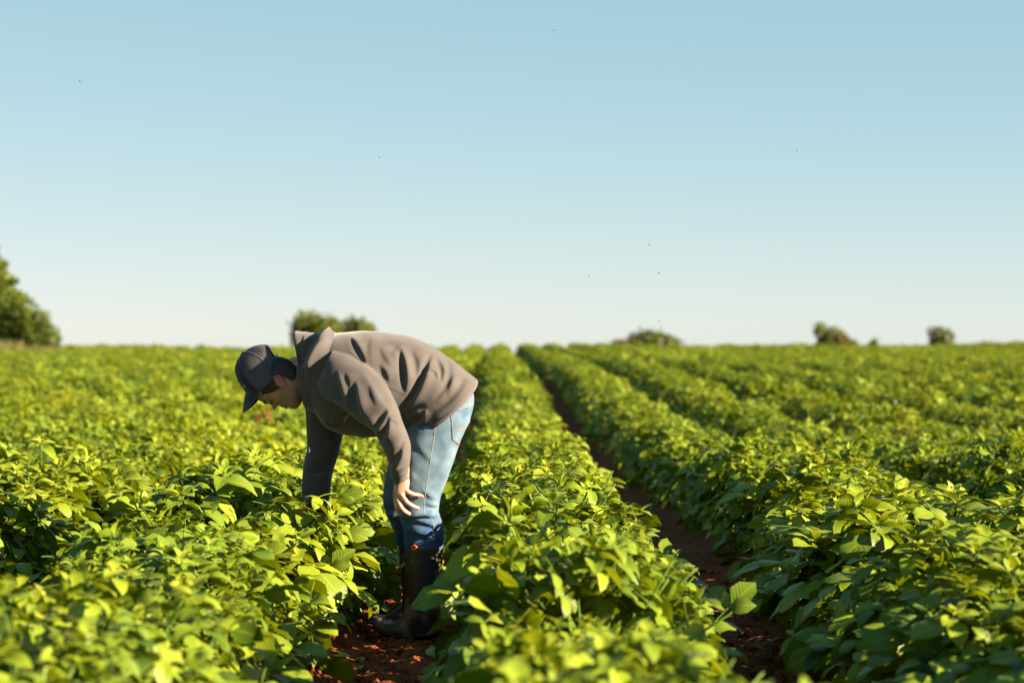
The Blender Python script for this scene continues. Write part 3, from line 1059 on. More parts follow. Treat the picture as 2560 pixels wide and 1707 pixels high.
# seams: shoulder seam, side seam, yoke
surf_line('seam', JB, [(783, 925), (790, 912), (806, 897), (830, 886), (855, 881), (872, 880), (885, 887), (898, 900), (909, 912)], 0.0011, M['seam'], jacket)
surf_line('seam', JB, [(970, 966), (990, 975), (1010, 984), (1032, 995)], 0.0010, M['seam'], jacket)
surf_line('seam', JB, [(970, 970), (990, 979), (1010, 988), (1030, 998)], 0.0007, M['seam'], jacket)
surf_line('seam', JB, [(783, 925), (784, 945), (796, 968), (815, 990), (840, 1010), (866, 1030)], 0.0010, M['seam'], jacket)
# hem and cuff bands
def band(name, secs, m0, r, matx, parent, n=90):
    G = loft_grid(secs, 60, n, 2.25)
    mbx = MB()
    ring = G[m0]
    c = ring.mean(0)
    pts = np.concatenate([ring, ring[:1]])
    nrm = (ring - c) / (np.linalg.norm(ring - c, axis=1)[:, None])
    ax = G[-1].mean(0) - G[-4].mean(0)
    ax /= np.linalg.norm(ax)
    prof = [(-0.5, 0.4), (0.5, 0.4), (0.5, -0.4), (-0.5, -0.4)]
    Q = np.stack([ring + nrm * (0.0015 + k[1] * r * 0.5) + ax * (k[0] * r * 2.2) for k in prof], 1)
    Q = np.concatenate([Q, Q[:1]])
    add_loft(mbx, Q, cap=False)
    return obj(name, mbx.mesh(name, False), matx, parent)
band('hem', TORSO, -1, 0.0055, M['piping'], jacket, 120)
band('cuff', NS, -1, 0.006, M['jacket'], jacket)

# hood: loose folded cloth standing up behind the neck
def hood():
    HD = [sec((762, 850), (792, 1010), 0, 0.085), sec((748, 843), (775, 1020), 0, 0.098), sec((739, 832), (764, 1016), 0, 0.112), sec((741, 829), (764, 1017), 0, 0.118),
          sec((752, 830), (772, 1022), 0, 0.128), sec((772, 830), (785, 1030), 0, 0.142), sec((795, 827), (800, 1040), 0, 0.155), sec((815, 827), (810, 1050), 0, 0.164), sec((838, 833), (828, 1066), 0, 0.172)]
    G = loft_grid(HD, 110, 150, 2.2)
    HFold = [([(806, 826), (792, 850), (770, 885), (752, 922)], 0.024, 8), ([(826, 838), (800, 862), (772, 905), (764, 945)], 0.010, 4),
             ([(760, 836), (752, 870), (748, 905)], 0.004, 3), ([(786, 955), (800, 985)], 0.004, 6)]
    N = grid_normals(G)
    Q = proj(G)
    near = np.clip((0.75 - N[..., 1]) / 0.6, 0, 1)
    D = np.zeros(G.shape[:2])
    for poly, amp, w in HFold:
        d, t, sd = seg_dist(Q, poly)
        fade = np.clip(np.minimum(t, 1 - t) * 4 + 0.25, 0, 1)
        x = -sd / w
        D += fade * amp * (0.8 * np.exp(-((x - 1.2) / np.where(x > 1.2, 2.6, 1.1)) ** 2) - 0.8 * np.exp(-((x + 0.6) / np.where(x < -0.6, 2.2, 0.9)) ** 2))
    # the roll of cloth on top
    d, t, _s = seg_dist(Q, [(822, 830), (806, 850), (784, 880), (764, 925)])
    D += 0.012 * np.exp(-(d / 7) ** 2) * np.clip((1 - t) * 2, 0, 1)
    outer = np.linspace(0, 1, G.shape[0])[:, None] > 0.22
    G = G + N * (D * near * outer)[..., None]
    mbx = MB()
    add_loft(mbx, G, cap=False)
    o = obj('hood', mbx.mesh('hood'), M['jacket'], jacket)
    sd = o.modifiers.new('s', 'SOLIDIFY')
    sd.thickness = 0.005
    sd.offset = 0
    return o, mbx
hood_o, hmb = hood()
HB = bvh_of(hood_o.data)
surf_line('seam', HB, [(752, 834), (746, 862), (744, 890), (749, 920), (757, 950)], 0.0008, M['seam'], hood_o)
surf_line('seam', HB, [(755, 834), (749, 862), (747, 890), (752, 920), (760, 950)], 0.0007, M['seam'], hood_o)
surf_line('seam', HB, [(836, 835), (812, 855), (790, 880), (776, 905), (769, 935), (770, 970)], 0.0012, M['seam'], hood_o)
# flat cord hanging from the hood
mbx = MB()
cp = [(764, 985, -0.10), (766, 1020, -0.105), (768, 1060, -0.10), (770, 1100, -0.095), (773, 1130, -0.09)]
pts = catmull(np.array([P(*c) for c in cp]), 24)
G = np.stack([pts + np.array([0.0038, -0.001, 0]), pts + np.array([0.0, -0.003, 0]), pts + np.array([-0.0038, -0.001, 0]), pts + np.array([0, 0.001, 0])], 1)
add_loft(mbx, G)
obj('drawcord', mbx.mesh('drawcord', False), M['cord'], jacket)

# chest print: tonal emblem with letters, and a short line of small orange letters
def surf_poly(name, bvh, polys, matx, parent, lift=0.0012, sub=3.0):
    mbx = MB()
    for poly in polys:
        q = np.array(poly, float)
        k = 6
        V = []
        for i in range(k + 1):
            for j in range(k + 1):
                u, v = i / k, j / k
                p = (1 - u) * (1 - v) * q[0] + u * (1 - v) * q[1] + u * v * q[2] + (1 - u) * v * q[3]
                V.append(on_surface(bvh, p[0], p[1], lift))
        mbx.add(V, grid_faces(k + 1, k + 1, wrap=False))
    return obj(name, mbx.mesh(name), matx, parent)
def stroke(a, b, w):
    a, b = np.array(a, float), np.array(b, float)
    d = (b - a) / np.linalg.norm(b - a)
    n = np.array([-d[1], d[0]]) * w / 2
    return [a + n, b + n, b - n, a - n]
em = [stroke((818, 1003), (817, 1040), 4), stroke((817, 1006), (832, 1028), 3), stroke((832, 1028), (818, 1040), 3)]
ang = np.linspace(0, 2 * math.pi, 13)
cx0, cy0 = 826, 1056
em += [stroke((cx0 + 9 * math.cos(a), cy0 + 8 * math.sin(a)), (cx0 + 9 * math.cos(b), cy0 + 8 * math.sin(b)), 3.4) for a, b in zip(ang, ang[1:])]
em += [stroke((833, 1043), (846, 1054), 3.2), stroke((840, 1038), (850, 1050), 3.2), stroke((847, 1036), (856, 1046), 3.0), stroke((832, 1066), (842, 1060), 3.2), stroke((842, 1060), (838, 1068), 3)]
surf_poly('emblem', JB, em, M['print_dark'], jacket)
let = [stroke((857.5 + 0.0, 1051), (862.0, 1053.5), 1.5)]
let = []
for i in range(7):
    t = i / 6
    x0, y0 = 858 + 12.5 * t, 1050.5 - 18.5 * t
    let.append(stroke((x0, y0), (x0 + 4.6 - 0.8 * (i % 2), y0 + 2.4), 1.7))
surf_poly('lettering', JB, let, M['print_orange'], jacket)
CB = bvh_of(cap.data)
cl = [stroke((597, 956), (600, 957.5), 1.1), stroke((599.5, 958), (602.5, 959), 1.1)]
surf_poly('lettering', CB, cl, M['print_white'], cap, 0.0012)
cl = [stroke((605, 966.5), (608, 968.5), 1.0), stroke((607.5, 963.5), (610.5, 969), 1.0), stroke((609.5, 962.5), (613, 966), 1.0), stroke((611, 968), (615, 968.5), 1.0), stroke((612.5, 964), (614.5, 969.5), 0.9)]
surf_poly('lettering', CB, cl, M['print_green'], cap, 0.0012)

# ---------------------------------------------------------------- jeans
mb = MB()
PEL = [sec((1040, 1004), (1168, 955), 0, 0.148, (8, 10)), sec((1022, 1040), (1184, 984), 0, 0.164, (5, 7)), sec((1006, 1072), (1185, 1014), 0, 0.176), sec((1000, 1100), (1178, 1040), 0, 0.180),
       sec((1000, 1125), (1162, 1072), 0, 0.165), sec((1010, 1140), (1140, 1100), 0, 0.12)]
G = add_folds(loft_grid(PEL, 70, 120, 2.4), [([(1020, 1085), (1050, 1100)], 0.006, 6)], 0.0012, 5)
add_loft(mb, G)
NLG = [sec((1005, 1085), (1176, 1048), -0.092, 0.092), sec((994, 1120), (1158, 1088), -0.096, 0.095), sec((988, 1160), (1141, 1130), -0.098, 0.094), sec((986, 1200), (1122, 1180), -0.100, 0.088),
       sec((988, 1240), (1105, 1232), -0.100, 0.082), sec((993, 1268), (1099, 1264), -0.098, 0.078), sec((997, 1290), (1098, 1288), -0.094, 0.078), sec((1004, 1312), (1107, 1312), -0.088, 0.078),
       sec((1009, 1335), (1109, 1338), -0.080, 0.076), sec((1012, 1362), (1108, 1370), -0.073, 0.072), sec((1018, 1385), (1102, 1390), -0.068, 0.062)]
G = loft_grid(NLG, 170, 120, 2.25)
KF = [([(1000, 1291), (1025, 1294), (1060, 1291), (1096, 1296)], 0.013, 4.0), ([(1003, 1306), (1030, 1304), (1062, 1310), (1100, 1326)], 0.009, 4.5), ([(1050, 1284), (1075, 1277), (1100, 1270)], 0.006, 3.5),
      ([(1010, 1326), (1045, 1336), (1080, 1334)], 0.008, 5), ([(1030, 1350), (1060, 1346), (1100, 1354)], 0.006, 5), ([(1085, 1285), (1098, 1280)], 0.008, 4), ([(1028, 1180), (1022, 1200)], 0.006, 4),
      ([(1075, 1215), (1095, 1200), (1115, 1170)], 0.004, 7), ([(1012, 1130), (1020, 1160)], 0.005, 8), ([(1088, 1308), (1106, 1312)], 0.008, 4),
      ([(1030, 1100), (1050, 1130), (1080, 1160)], 0.004, 8), ([(1120, 1120), (1100, 1160), (1075, 1200)], 0.004, 9), ([(1000, 1180), (1020, 1215)], 0.005, 6),
      ([(1050, 1225), (1075, 1245), (1098, 1252)], 0.005, 4), ([(1060, 1258), (1080, 1266), (1099, 1266)], 0.006, 4), ([(1140, 1075), (1120, 1110)], 0.004, 7)]
G = add_folds(G, KF, 0.0012, 6)
add_loft(mb, G)
FLG = [sec((1005, 1085), (1165, 1048), 0.092, 0.092), sec((985, 1120), (1135, 1100), 0.10, 0.094), sec((968, 1170), (1108, 1160), 0.115, 0.090), sec((959, 1220), (1088, 1215), 0.128, 0.084),
       sec((957, 1255), (1078, 1252), 0.135, 0.080), sec((963, 1280), (1072, 1280), 0.145, 0.078), sec((972, 1302), (1072, 1302), 0.16, 0.076), sec((984, 1330), (1078, 1330), 0.19, 0.076),
       sec((990, 1352), (1080, 1354), 0.21, 0.072), sec((998, 1372), (1078, 1376), 0.225, 0.062)]
G = loft_grid(FLG, 120, 110, 2.25)
G = add_folds(G, [([(962, 1282), (985, 1275), (1000, 1272)], 0.012, 4), ([(968, 1296), (990, 1300)], 0.009, 4), ([(980, 1320), (1000, 1326)], 0.008, 4)], 0.0012, 7)
add_loft(mb, G)
jeans_me = remesh(mb, 'jeans', 0.0048, 2)
V = np.empty(len(jeans_me.vertices) * 3)
jeans_me.vertices.foreach_get('co', V)
Qj = proj(V.reshape(-1, 3))
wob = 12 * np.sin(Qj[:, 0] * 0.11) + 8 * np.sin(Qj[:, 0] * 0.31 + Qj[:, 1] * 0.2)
wear_shade = np.clip((1338 + wob - Qj[:, 1]) / 75, 0, 1)  # lower legs deeper blue: less faded denim, partly shade painted into the colour
a = jeans_me.attributes.new('wear_shade', 'FLOAT', 'POINT')
a.data.foreach_set('value', wear_shade.astype(np.float32))
def denim_mat():
    m = M['denim']
    nt = m.node_tree
    b = nt.nodes['Principled BSDF']
    src = b.inputs['Base Color'].links[0].from_socket
    at = N_(m, 'ShaderNodeAttribute', attribute_name='wear_shade')
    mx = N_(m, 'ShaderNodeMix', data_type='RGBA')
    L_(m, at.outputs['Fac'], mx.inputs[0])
    mx.inputs[6].default_value = (0.022, 0.055, 0.125, 1)  # deep blue of the lower leg, some of it painted shade
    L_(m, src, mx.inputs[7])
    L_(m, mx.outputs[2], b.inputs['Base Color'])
denim_mat()
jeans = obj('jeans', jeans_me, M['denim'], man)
DB = bvh_of(jeans_me)
sl_ = [(1090, 1050), (1086, 1085), (1082, 1110), (1076, 1150), (1070, 1190), (1064, 1230), (1060, 1265), (1062, 1286)]
surf_line('side_seam', DB, sl_, 0.0010, M['thread'], jeans)
surf_line('side_seam', DB, [(1074, 1290), (1082, 1306), (1084, 1330), (1085, 1352)], 0.0009, M['thread'], jeans)
for dx in (0, 4):
    surf_line('waist_stitching', DB, [(1140 + dx, 1017 + dx * 1.4), (1155 + dx * .6, 1013 + dx * 1.4), (1170, 1010 + dx * 1.4), (1184, 1005 + dx * 1.4)], 0.0009, M['thread'], jeans)
surf_line('waist_stitching', DB, [(1172, 975), (1178, 977), (1184, 980)], 0.0009, M['thread'], jeans)
# back pocket: a patch lying on the cloth with its stitching
pk = [(1127, 1034), (1172, 1012), (1160, 1078), (1131, 1098)]
mbx = MB()
k1, k2 = 12, 16
V = []
lf = [(1126.5, 1034), (1129, 1062), (1131, 1098)]
rt = [(1180, 1014), (1172, 1058), (1148, 1112)]
L1, R1 = catmull(np.array(lf, float), k2), catmull(np.array(rt, float), k2)
for lift in (0.0018, -0.001):
    for i in range(k2):
        for j in range(k1):
            p = L1[i] + (R1[i] - L1[i]) * j / (k1 - 1)
            V.append(on_surface(DB, p[0], p[1], lift))
F = grid_faces(k2, k1, wrap=False)
F += [tuple(q + k1 * k2 for q in f[::-1]) for f in F]
mbx.add(V, F)
pm_ = mbx.mesh('back_pocket')
aw = pm_.attributes.new('wear_shade', 'FLOAT', 'POINT')
aw.data.foreach_set('value', np.ones(len(pm_.vertices), np.float32))
pocket = obj('back_pocket', pm_, M['denim'], jeans)
PB = bvh_of(pm_)
surf_line('stitching', PB, [(1128.5, 1036), (1130.5, 1064), (1132.5, 1096)], 0.0008, M['thread'], pocket)
surf_line('stitching', DB, [(1126, 1034), (1128.5, 1062), (1130.5, 1099)], 0.0014, M['seam'], pocket)
surf_line('stitching', DB, [(1130.5, 1099), (1139, 1106), (1147, 1113)], 0.0014, M['seam'], pocket)
surf_line('stitching', PB, [(1133, 1096), (1141, 1102.5), (1149, 1109)], 0.0008, M['thread'], pocket)
surf_line('stitching', PB, [(1131, 1065), (1145, 1064), (1156, 1068), (1160, 1074)], 0.0006, M['thread_dark'], pocket)
surf_line('stitching', PB, [(1131, 1071), (1145, 1073), (1156, 1073), (1166, 1064)], 0.0006, M['thread_dark'], pocket)
surf_poly('pocket_tab', DB, [stroke((1086.4, 1081), (1085.6, 1087), 1.6)], M['thread_dark'], jeans, 0.0016)

# ---------------------------------------------------------------- boots
def boot(dyt, shaft, foot, name, near=True):
    mbx = MB()
    add_loft(mbx, loft_grid(shaft, 60, 72, 2.1))
    add_loft(mbx, loft_grid(foot, 60, 60, 2.5))
    me = remesh(mbx, 'boot', 0.0045, 3)
    return obj('boot', me, M['boot'], man)
SH1 = [sec((1011, 1355), (1109, 1366), -0.072, 0.080), sec((1012, 1372), (1108, 1380), -0.070, 0.079), sec((1012, 1420), (1106, 1424), -0.064, 0.076), sec((1012, 1470), (1103, 1474), -0.060, 0.071),
       sec((1010, 1512), (1097, 1518), -0.060, 0.062), sec((1004, 1548), (1094, 1552), -0.060, 0.055), sec((1006, 1585), (1093, 1588), -0.060, 0.046)]
def fsec(x, top, bot, dy, w):
    return sec((x, top), (x, bot), dy, w)
FT1 = [fsec(1095, 1545, 1586, -0.06, 0.028), fsec(1080, 1520, 1596, -0.06, 0.042), fsec(1050, 1510, 1599, -0.06, 0.047), fsec(1020, 1527, 1598, -0.058, 0.047), fsec(995, 1549, 1595, -0.052, 0.050),
       fsec(970, 1556, 1591, -0.045, 0.052), fsec(950, 1551, 1584, -0.04, 0.046), fsec(938, 1549, 1574, -0.038, 0.030), fsec(934, 1553, 1568, -0.038, 0.014)]
b1 = boot(0, SH1, FT1, 'boot')
SH2 = [sec((996, 1355), (1082, 1362), 0.222, 0.078), sec((998, 1400), (1082, 1404), 0.235, 0.075), sec((1003, 1450), (1080, 1454), 0.245, 0.070), sec((1006, 1492), (1078, 1496), 0.25, 0.062), sec((998, 1530), (1078, 1532), 0.25, 0.053), sec((998, 1560), (1078, 1566), 0.25, 0.045)]
FT2 = [fsec(1080, 1525, 1566, 0.25, 0.028), fsec(1060, 1500, 1575, 0.25, 0.044), fsec(1020, 1502, 1577, 0.25, 0.046), fsec(992, 1518, 1576, 0.255, 0.047), fsec(965, 1536, 1574, 0.26, 0.05), fsec(942, 1533, 1570, 0.26, 0.047), fsec(929, 1533, 1558, 0.26, 0.032), fsec(924, 1538, 1552, 0.26, 0.014)]
b2 = boot(0, SH2, FT2, 'boot')
b1['label'] = 'muddy near boot with orange ringed pull hole'
b2['label'] = 'black boot on the far foot'
BB = bvh_of(b1.data)
def ring(cx, cy, r, rad, nm, bvh, matx, parent):
    a = np.linspace(0, 2 * math.pi, 25)
    pts = [on_surface(bvh, cx + r * math.cos(t), cy + r * math.sin(t), 0.0015) for t in a]
    mbx = MB()
    add_tube(mbx, pts, rad, 8)
    return obj(nm, mbx.mesh(nm), matx, parent)
ring(1036, 1368.5, 4.8, 0.0044, 'pull_ring', BB, M['orange'], b1)
surf_line('boot_collar_edge', BB, [(1014, 1392), (1040, 1389), (1062, 1387), (1078, 1386), (1088, 1378), (1097, 1368)], 0.0014, M['boot_clean'], b1, smooth=False)
surf_line('boot_collar_edge', BB, [(1013, 1358), (1040, 1356.5), (1070, 1359), (1096, 1364), (1107, 1368)], 0.0022, M['boot_clean'], b1)
surf_line('sole_edge', BB, [(938, 1570), (960, 1582), (985, 1588), (1015, 1590), (1050, 1588), (1075, 1582), (1092, 1575)], 0.0030, M['boot_clean'], b1)
surf_line('instep_rib', BB, [(1062, 1490), (1052, 1510), (1044, 1535), (1040, 1562)], 0.0016, M['boot_clean'], b1)
surf_line('instep_rib', BB, [(1070, 1490), (1060, 1512), (1052, 1537), (1048, 1562)], 0.0016, M['boot_clean'], b1)
man['category'] = 'person'

# ------------------------------------------------------------------ potato plants
def leaflet(L, W, r, cols=5, rows=7, droop=0.25, fold=0.25):
    """one blade along +X: ovate outline, folded along the midrib, drooping tip, quilted edge; returns V, F, UV"""
    ts = np.linspace(0, 1, rows)
    w = (ts + 0.012) ** 0.55 * (1.0 - ts) ** 0.72
    w = w / w.max()
    w[0] = 0.12
    w[-1] = 0.0
    us = np.linspace(-1, 1, cols)
    ph = r.uniform(0, 6.28)
    tw = r.normal() * 0.15
    V, UV = [], []
    for i, t in enumerate(ts):
        a = droop * t * t * 1.3
        for u in us:
            x = L * t * (1 - 0.18 * droop * t)
            y = W * 0.5 * w[i] * u
            z = -L * a * 0.45 + abs(y) * fold + 0.035 * W * math.sin(9 * t + ph + 2.0 * u) * abs(u) - abs(u) ** 2 * W * 0.08
            c, s = math.cos(tw * t), math.sin(tw * t)
            V.append((x, y * c - z * s * 0.3, z + y * s))
            UV.append((u, t))
    F = grid_faces(rows, cols, wrap=False)
    return np.array(V), F, UV

def rot(V, yaw=0, pitch=0, roll=0):
    E = np.array(Euler((roll, -pitch, yaw), 'XYZ').to_matrix())
    return V @ E.T

class LB(MB):
    """mesh builder that also keeps UV and a tint per blade"""
    def __init__(self):
        super().__init__()
        self.UV, self.T = [], []
    def blade(self, V, F, UV, tint):
        self.add(V, F)
        self.UV += list(UV)
        self.T += [tint] * len(V)
    def plain(self, V, F, tint=0.6):
        self.add(V, F)
        n = len(np.asarray(V).reshape(-1, 3))
        self.UV += [(0.5, 0.013)] * n
        self.T += [tint] * n
    def lbmesh(self, name):
        me = self.mesh(name)
        uv = me.uv_layers.new(name='UVMap')
        vi = np.empty(len(me.loops), int)
        me.loops.foreach_get('vertex_index', vi)
        uv.data.foreach_set('uv', np.array(self.UV)[vi].astype(np.float32).ravel())
        a = me.attributes.new('tint', 'FLOAT', 'POINT')
        a.data.foreach_set('value', np.array(self.T, np.float32))
        return me

def compound(r, lb, size=1.0, pairs=2, cols=5, rows=7, young=False):
    """potato leaf: stalk, two or three pairs of leaflets and a larger end leaflet, along +X"""
    Lr = 0.165 * size
    bend = r.uniform(0.2, 0.7)
    k = 9
    ts = np.linspace(0, 1, k)
    pts = np.stack([Lr * ts, 0.015 * size * np.sin(ts * 3 + r.uniform(0, 6)), -Lr * bend * 0.45 * ts ** 2], -1)
    G = tube_grid(pts, np.linspace(0.0019, 0.0011, k) * size, 4)
    lb.plain(G.reshape(-1, 3), grid_faces(k, 4), 0.35)
    base_t = r.uniform(0.15, 0.7)
    def at(t):
        return np.array([np.interp(t, ts, pts[:, j]) for j in range(3)])
    def put(L, W, t, yaw, pitch, roll):
        V, F, UV = leaflet(L, W, r, cols, rows, r.uniform(0.1, 0.6), r.uniform(0.12, 0.4))
        lb.blade(rot(V, yaw, pitch, roll) + at(t), F, UV, float(np.clip(base_t + r.normal() * 0.13, 0, 1)))
    for i in range(pairs):
        t = 0.42 + 0.46 * i / max(1, pairs - 1) if pairs > 1 else 0.7
        f = (0.78 + 0.24 * i / max(1, pairs - 1)) * size
        for s in (-1, 1):
            L = 0.092 * f * r.uniform(0.85, 1.18)
            put(L, L * r.uniform(0.54, 0.70), t + r.uniform(-0.04, 0.04), s * r.uniform(0.85, 1.25), r.uniform(-0.35, 0.15), -s * r.uniform(-0.1, 0.4))
    L = 0.124 * size * r.uniform(0.88, 1.15)
    put(L, L * r.uniform(0.58, 0.72), 0.99, r.normal() * 0.12, -0.25 - bend * 0.3, r.normal() * 0.15)

def shoot(r, lb, cols=5, rows=6):
    """growing tip: a whorl of small upright leaflets"""
    a0 = r.uniform(0, 6.28)
    for i in range(9):
        a = a0 + i * 2.4 + r.normal() * 0.2
        L = (0.034 + 0.0065 * i) * r.uniform(0.85, 1.15)
        V, F, UV = leaflet(L, L * r.uniform(0.5, 0.64), r, cols, rows, r.uniform(0.2, 0.8), r.uniform(0.3, 0.6))
        p = 0.95 - 0.13 * i + r.normal() * 0.15
        lb.blade(rot(V, a, p, r.normal() * 0.2) + np.array([0.006 * math.cos(a), 0.006 * math.sin(a), 0.012 - 0.004 * i]), F, UV,
                 float(np.clip(0.72 - 0.035 * i + r.normal() * 0.07, 0, 1)))

LEAF, SHOOT = [], []
for k in range(12):
    r = np.random.default_rng(100 + k)
    lb = LB()
    compound(r, lb, 1.0, 2 if k % 3 else 3)
    me = lb.lbmesh('leaf')
    me.materials.append(M['leaf'])
    LEAF.append((me, r))
for k in range(5):
    r = np.random.default_rng(200 + k)
    lb = LB()
    shoot(r, lb)
    me = lb.lbmesh('shoot')
    me.materials.append(M['leaf'])
    SHOOT.append(me)

HALF = 0.475     # half-width of a row's canopy
TOP = 0.46       # canopy height over the ridge foot point of a plant

def shell(th):
    """canopy cross-section: angle from the vertical -> across, up (measured from the plant's base on the ridge)"""
    s, c = math.sin(th), math.cos(th)
    x = HALF * abs(s) ** 0.8 * (1 if s > 0 else -1)
    z = -0.02 + (TOP - 0.07) * c ** 0.85 if c > 0 else -0.02
    return x, z

def plant_layout(seed):
    r = np.random.default_rng(seed)
    leaves, shoots, stems, inner = [], [], [], []
    n = 40
    for i in range(n):
        th = (i + r.uniform(0.1, 0.9)) / n * 2 - 1
        th = th * 1.52
        y = r.uniform(-0.22, 0.22)
        x, z = shell(th)
        k = r.uniform(0.86, 1.06)
        x, z = x * k, z * k
        side = abs(math.sin(th))
        yaw = (0 if th > 0 else math.pi) + r.normal() * (1.6 - 0.95 * side)
        pitch = -0.12 * (1 - side) - 0.66 * side ** 2.0 + r.normal() * 0.30
        roll = r.normal() * 0.42
        s = r.uniform(0.66, 1.04) * (1 + 0.12 * side)
        d = np.array([math.cos(yaw) * math.cos(pitch), math.sin(yaw) * math.cos(pitch), math.sin(pitch)])
        p = np.array([x, y, z]) - d * 0.15 * s
        if d[2] < 0:
            p[2] = z + 0.25 * 0.15 * s * abs(d[2]) - 0.01
        p[2] = max(p[2], -0.07)
        leaves.append((p, (roll, -pitch, yaw), s, int(r.integers(12))))
    for i in range(7):
        th = r.uniform(-0.95, 0.95)
        x, z = shell(th)
        shoots.append((np.array([x * 0.95, r.uniform(-0.2, 0.2), z * 1.0 + r.uniform(-0.02, 0.05)]),
                       (r.normal() * 0.2, r.normal() * 0.2 + th * 0.35, r.uniform(0, 6.28)), r.uniform(0.9, 1.4), int(r.integers(5))))
    for p, e, s, k in shoots[:5]:
        stems.append([np.array([r.normal() * 0.03, r.normal() * 0.03, -0.05]),
                      np.array([p[0] * 0.45, p[1] * 0.5, p[2] * 0.45]), p + np.array([0, 0, 0.0])])
    for i in range(16):
        th = r.uniform(-1.4, 1.4)
        x, z = shell(th)
        k = r.uniform(0.3, 0.75)
        yaw = r.uniform(0, 6.28)
        inner.append((np.array([x * k, r.uniform(-0.2, 0.2), z * k]), (r.normal() * 0.4, r.normal() * 0.4, yaw), r.uniform(0.8, 1.1), int(r.integers(12))))
    return leaves, shoots, stems, inner

def xf(V, loc, e, s):
    return (V * s) @ np.array(Euler(e, 'XYZ').to_matrix()).T + loc

def mesh_arrays(me):
    V = np.empty(len(me.vertices) * 3)
    me.vertices.foreach_get('co', V)
    F = [tuple(p.vertices) for p in me.polygons]
    t = np.empty(len(me.vertices), np.float32)
    me.attributes['tint'].data.foreach_get('value', t)
    vi = np.empty(len(me.loops), int)
    me.loops.foreach_get('vertex_index', vi)
    uv = np.empty(len(me.loops) * 2, np.float32)
    me.uv_layers[0].data.foreach_get('uv', uv)
    UV = np.zeros((len(me.vertices), 2))
    UV[vi] = uv.reshape(-1, 2)
    return V.reshape(-1, 3), F, t, UV
LEAFA = [mesh_arrays(m) for m, _ in LEAF]
SHOOTA = [mesh_arrays(m) for m in SHOOT]

def lowpoly_leaf(seed, is_shoot=False):
    r = np.random.default_rng(seed)
    lb = LB()
    if is_shoot:
        shoot(r, lb, 3, 4)
    else:
        compound(r, lb, 1.0, 2, 3, 4)
    return lb
LOWL = [lowpoly_leaf(300 + k) for k in range(8)]
LOWS = [lowpoly_leaf(320 + k, True) for k in range(3)]

def put_low(lb, src, loc, e, s, dt=0.0):
    n0 = lb.n
    lb.add(xf(src.verts(), loc, e, s), src.F)
    lb.UV += src.UV
    lb.T += [min(1, max(0, t + dt)) for t in src.T]

NPROTO = 9
LAYOUT = [plant_layout(500 + k) for k in range(NPROTO)]
stem_meshes, inner_meshes, low_meshes = [], [], []
for k, (lv, sh, st, inn) in enumerate(LAYOUT):
    sm = []
    for pts in st:
        mb = MB()
        add_tube(mb, pts, [0.0065, 0.005, 0.0028], 5, 7)
        me = mb.mesh('stem')
        me.materials.append(M['stem'])
        sm.append(me)
    stem_meshes.append(sm)
    lb = LB()
    for loc, e, s, i in inn:
        put_low(lb, LOWL[i % 8], loc, e, s * 1.15, -0.1)
    me = lb.lbmesh('foliage')
    me.materials.append(M['leaf'])
    inner_meshes.append(me)
    lb = LB()
    for loc, e, s, i in lv:
        put_low(lb, LOWL[i % 8], loc, e, s * 1.05, rnd.uniform(-0.12, 0.12))
    for loc, e, s, i in sh:
        put_low(lb, LOWS[i % 3], loc, e, s)
    for loc, e, s, i in inn[:9]:
        put_low(lb, LOWL[i % 8], loc, e, s * 1.2, -0.1)
    me = lb.lbmesh('potato_plant')
    me.materials.append(M['leaf'])
    low_meshes.append(me)

# where the plants stand
r = np.random.default_rng(77)
spots = []
GAPS = [(P(657, 1030, 0, 26.6)[:2], 0.6)]      # a bare patch of red soil beyond the man's face
k_lo, k_hi = -38, 40
for k in range(k_lo, k_hi):
    Lc = 0.355 + ROW * k
    y = 2.1 + r.uniform(0, 0.3)
    while y < 137:
        y += (0.34 if y < 45 else 0.42) * r.uniform(0.85, 1.15)
        L = Lc + r.normal() * 0.035
        x = L + SLANT * y
        half = 0.2118 * y
        if x < -half - 2.5 - 0.06 * y or x > half + 4.2 + 0.06 * y:
            continue
        if any(math.hypot(x - g[0], y - g[1]) < rr for g, rr in GAPS):
            continue
        s = r.uniform(0.86, 1.13) * (1 + 0.07 * math.sin(y * 1.9 + k * 2.1) + 0.06 * math.sin(y * 0.83 + k * 1.3))
        if k == 0:                       # the furrows on both sides of this row lie open
            x += 0.09 if 7.9 < y < 9.75 else -0.09
        elif k == -1 and y < 11:
            x -= 0.08 if 8.4 < y < 9.3 else 0.03
        elif k == 1:
            x += 0.05 if y > 11 else -0.07
        spots.append((x, y, k, s, (0 if r.random() < 0.5 else math.pi) + r.normal() * 0.16 + 0.0073, int(r.integers(NPROTO)), -half - 0.55 < x < half + 0.55))
def shape(k, y):
    """width and height of the canopy differ from row to row"""
    w = 1.05 if k < 0 else (0.85 if k == 0 else (1.14 if k == 1 else 0.9))
    if y > 12:
        w = 0.98 if k == 0 else 0.86 if k == 1 else 0.80 if k > 1 else 0.92
    if k < 0 and y < 9:
        w = 0.93
    if k == 0 and 7.9 < y < 9.75:
        return 0.8, 0.80
    if k == -1 and 9.0 < y < 11:
        return 1.08, 1.22
    return w, 1.0
def gz(x, y, k):
    return float(terrain(y, x)) + 0.17
vis = [s for s in spots if s[6] and s[1] > 3.5]
vis.sort(key=lambda s: math.hypot(s[0], s[1]))
near = vis[:300]
near_set = set(id(s) for s in near)

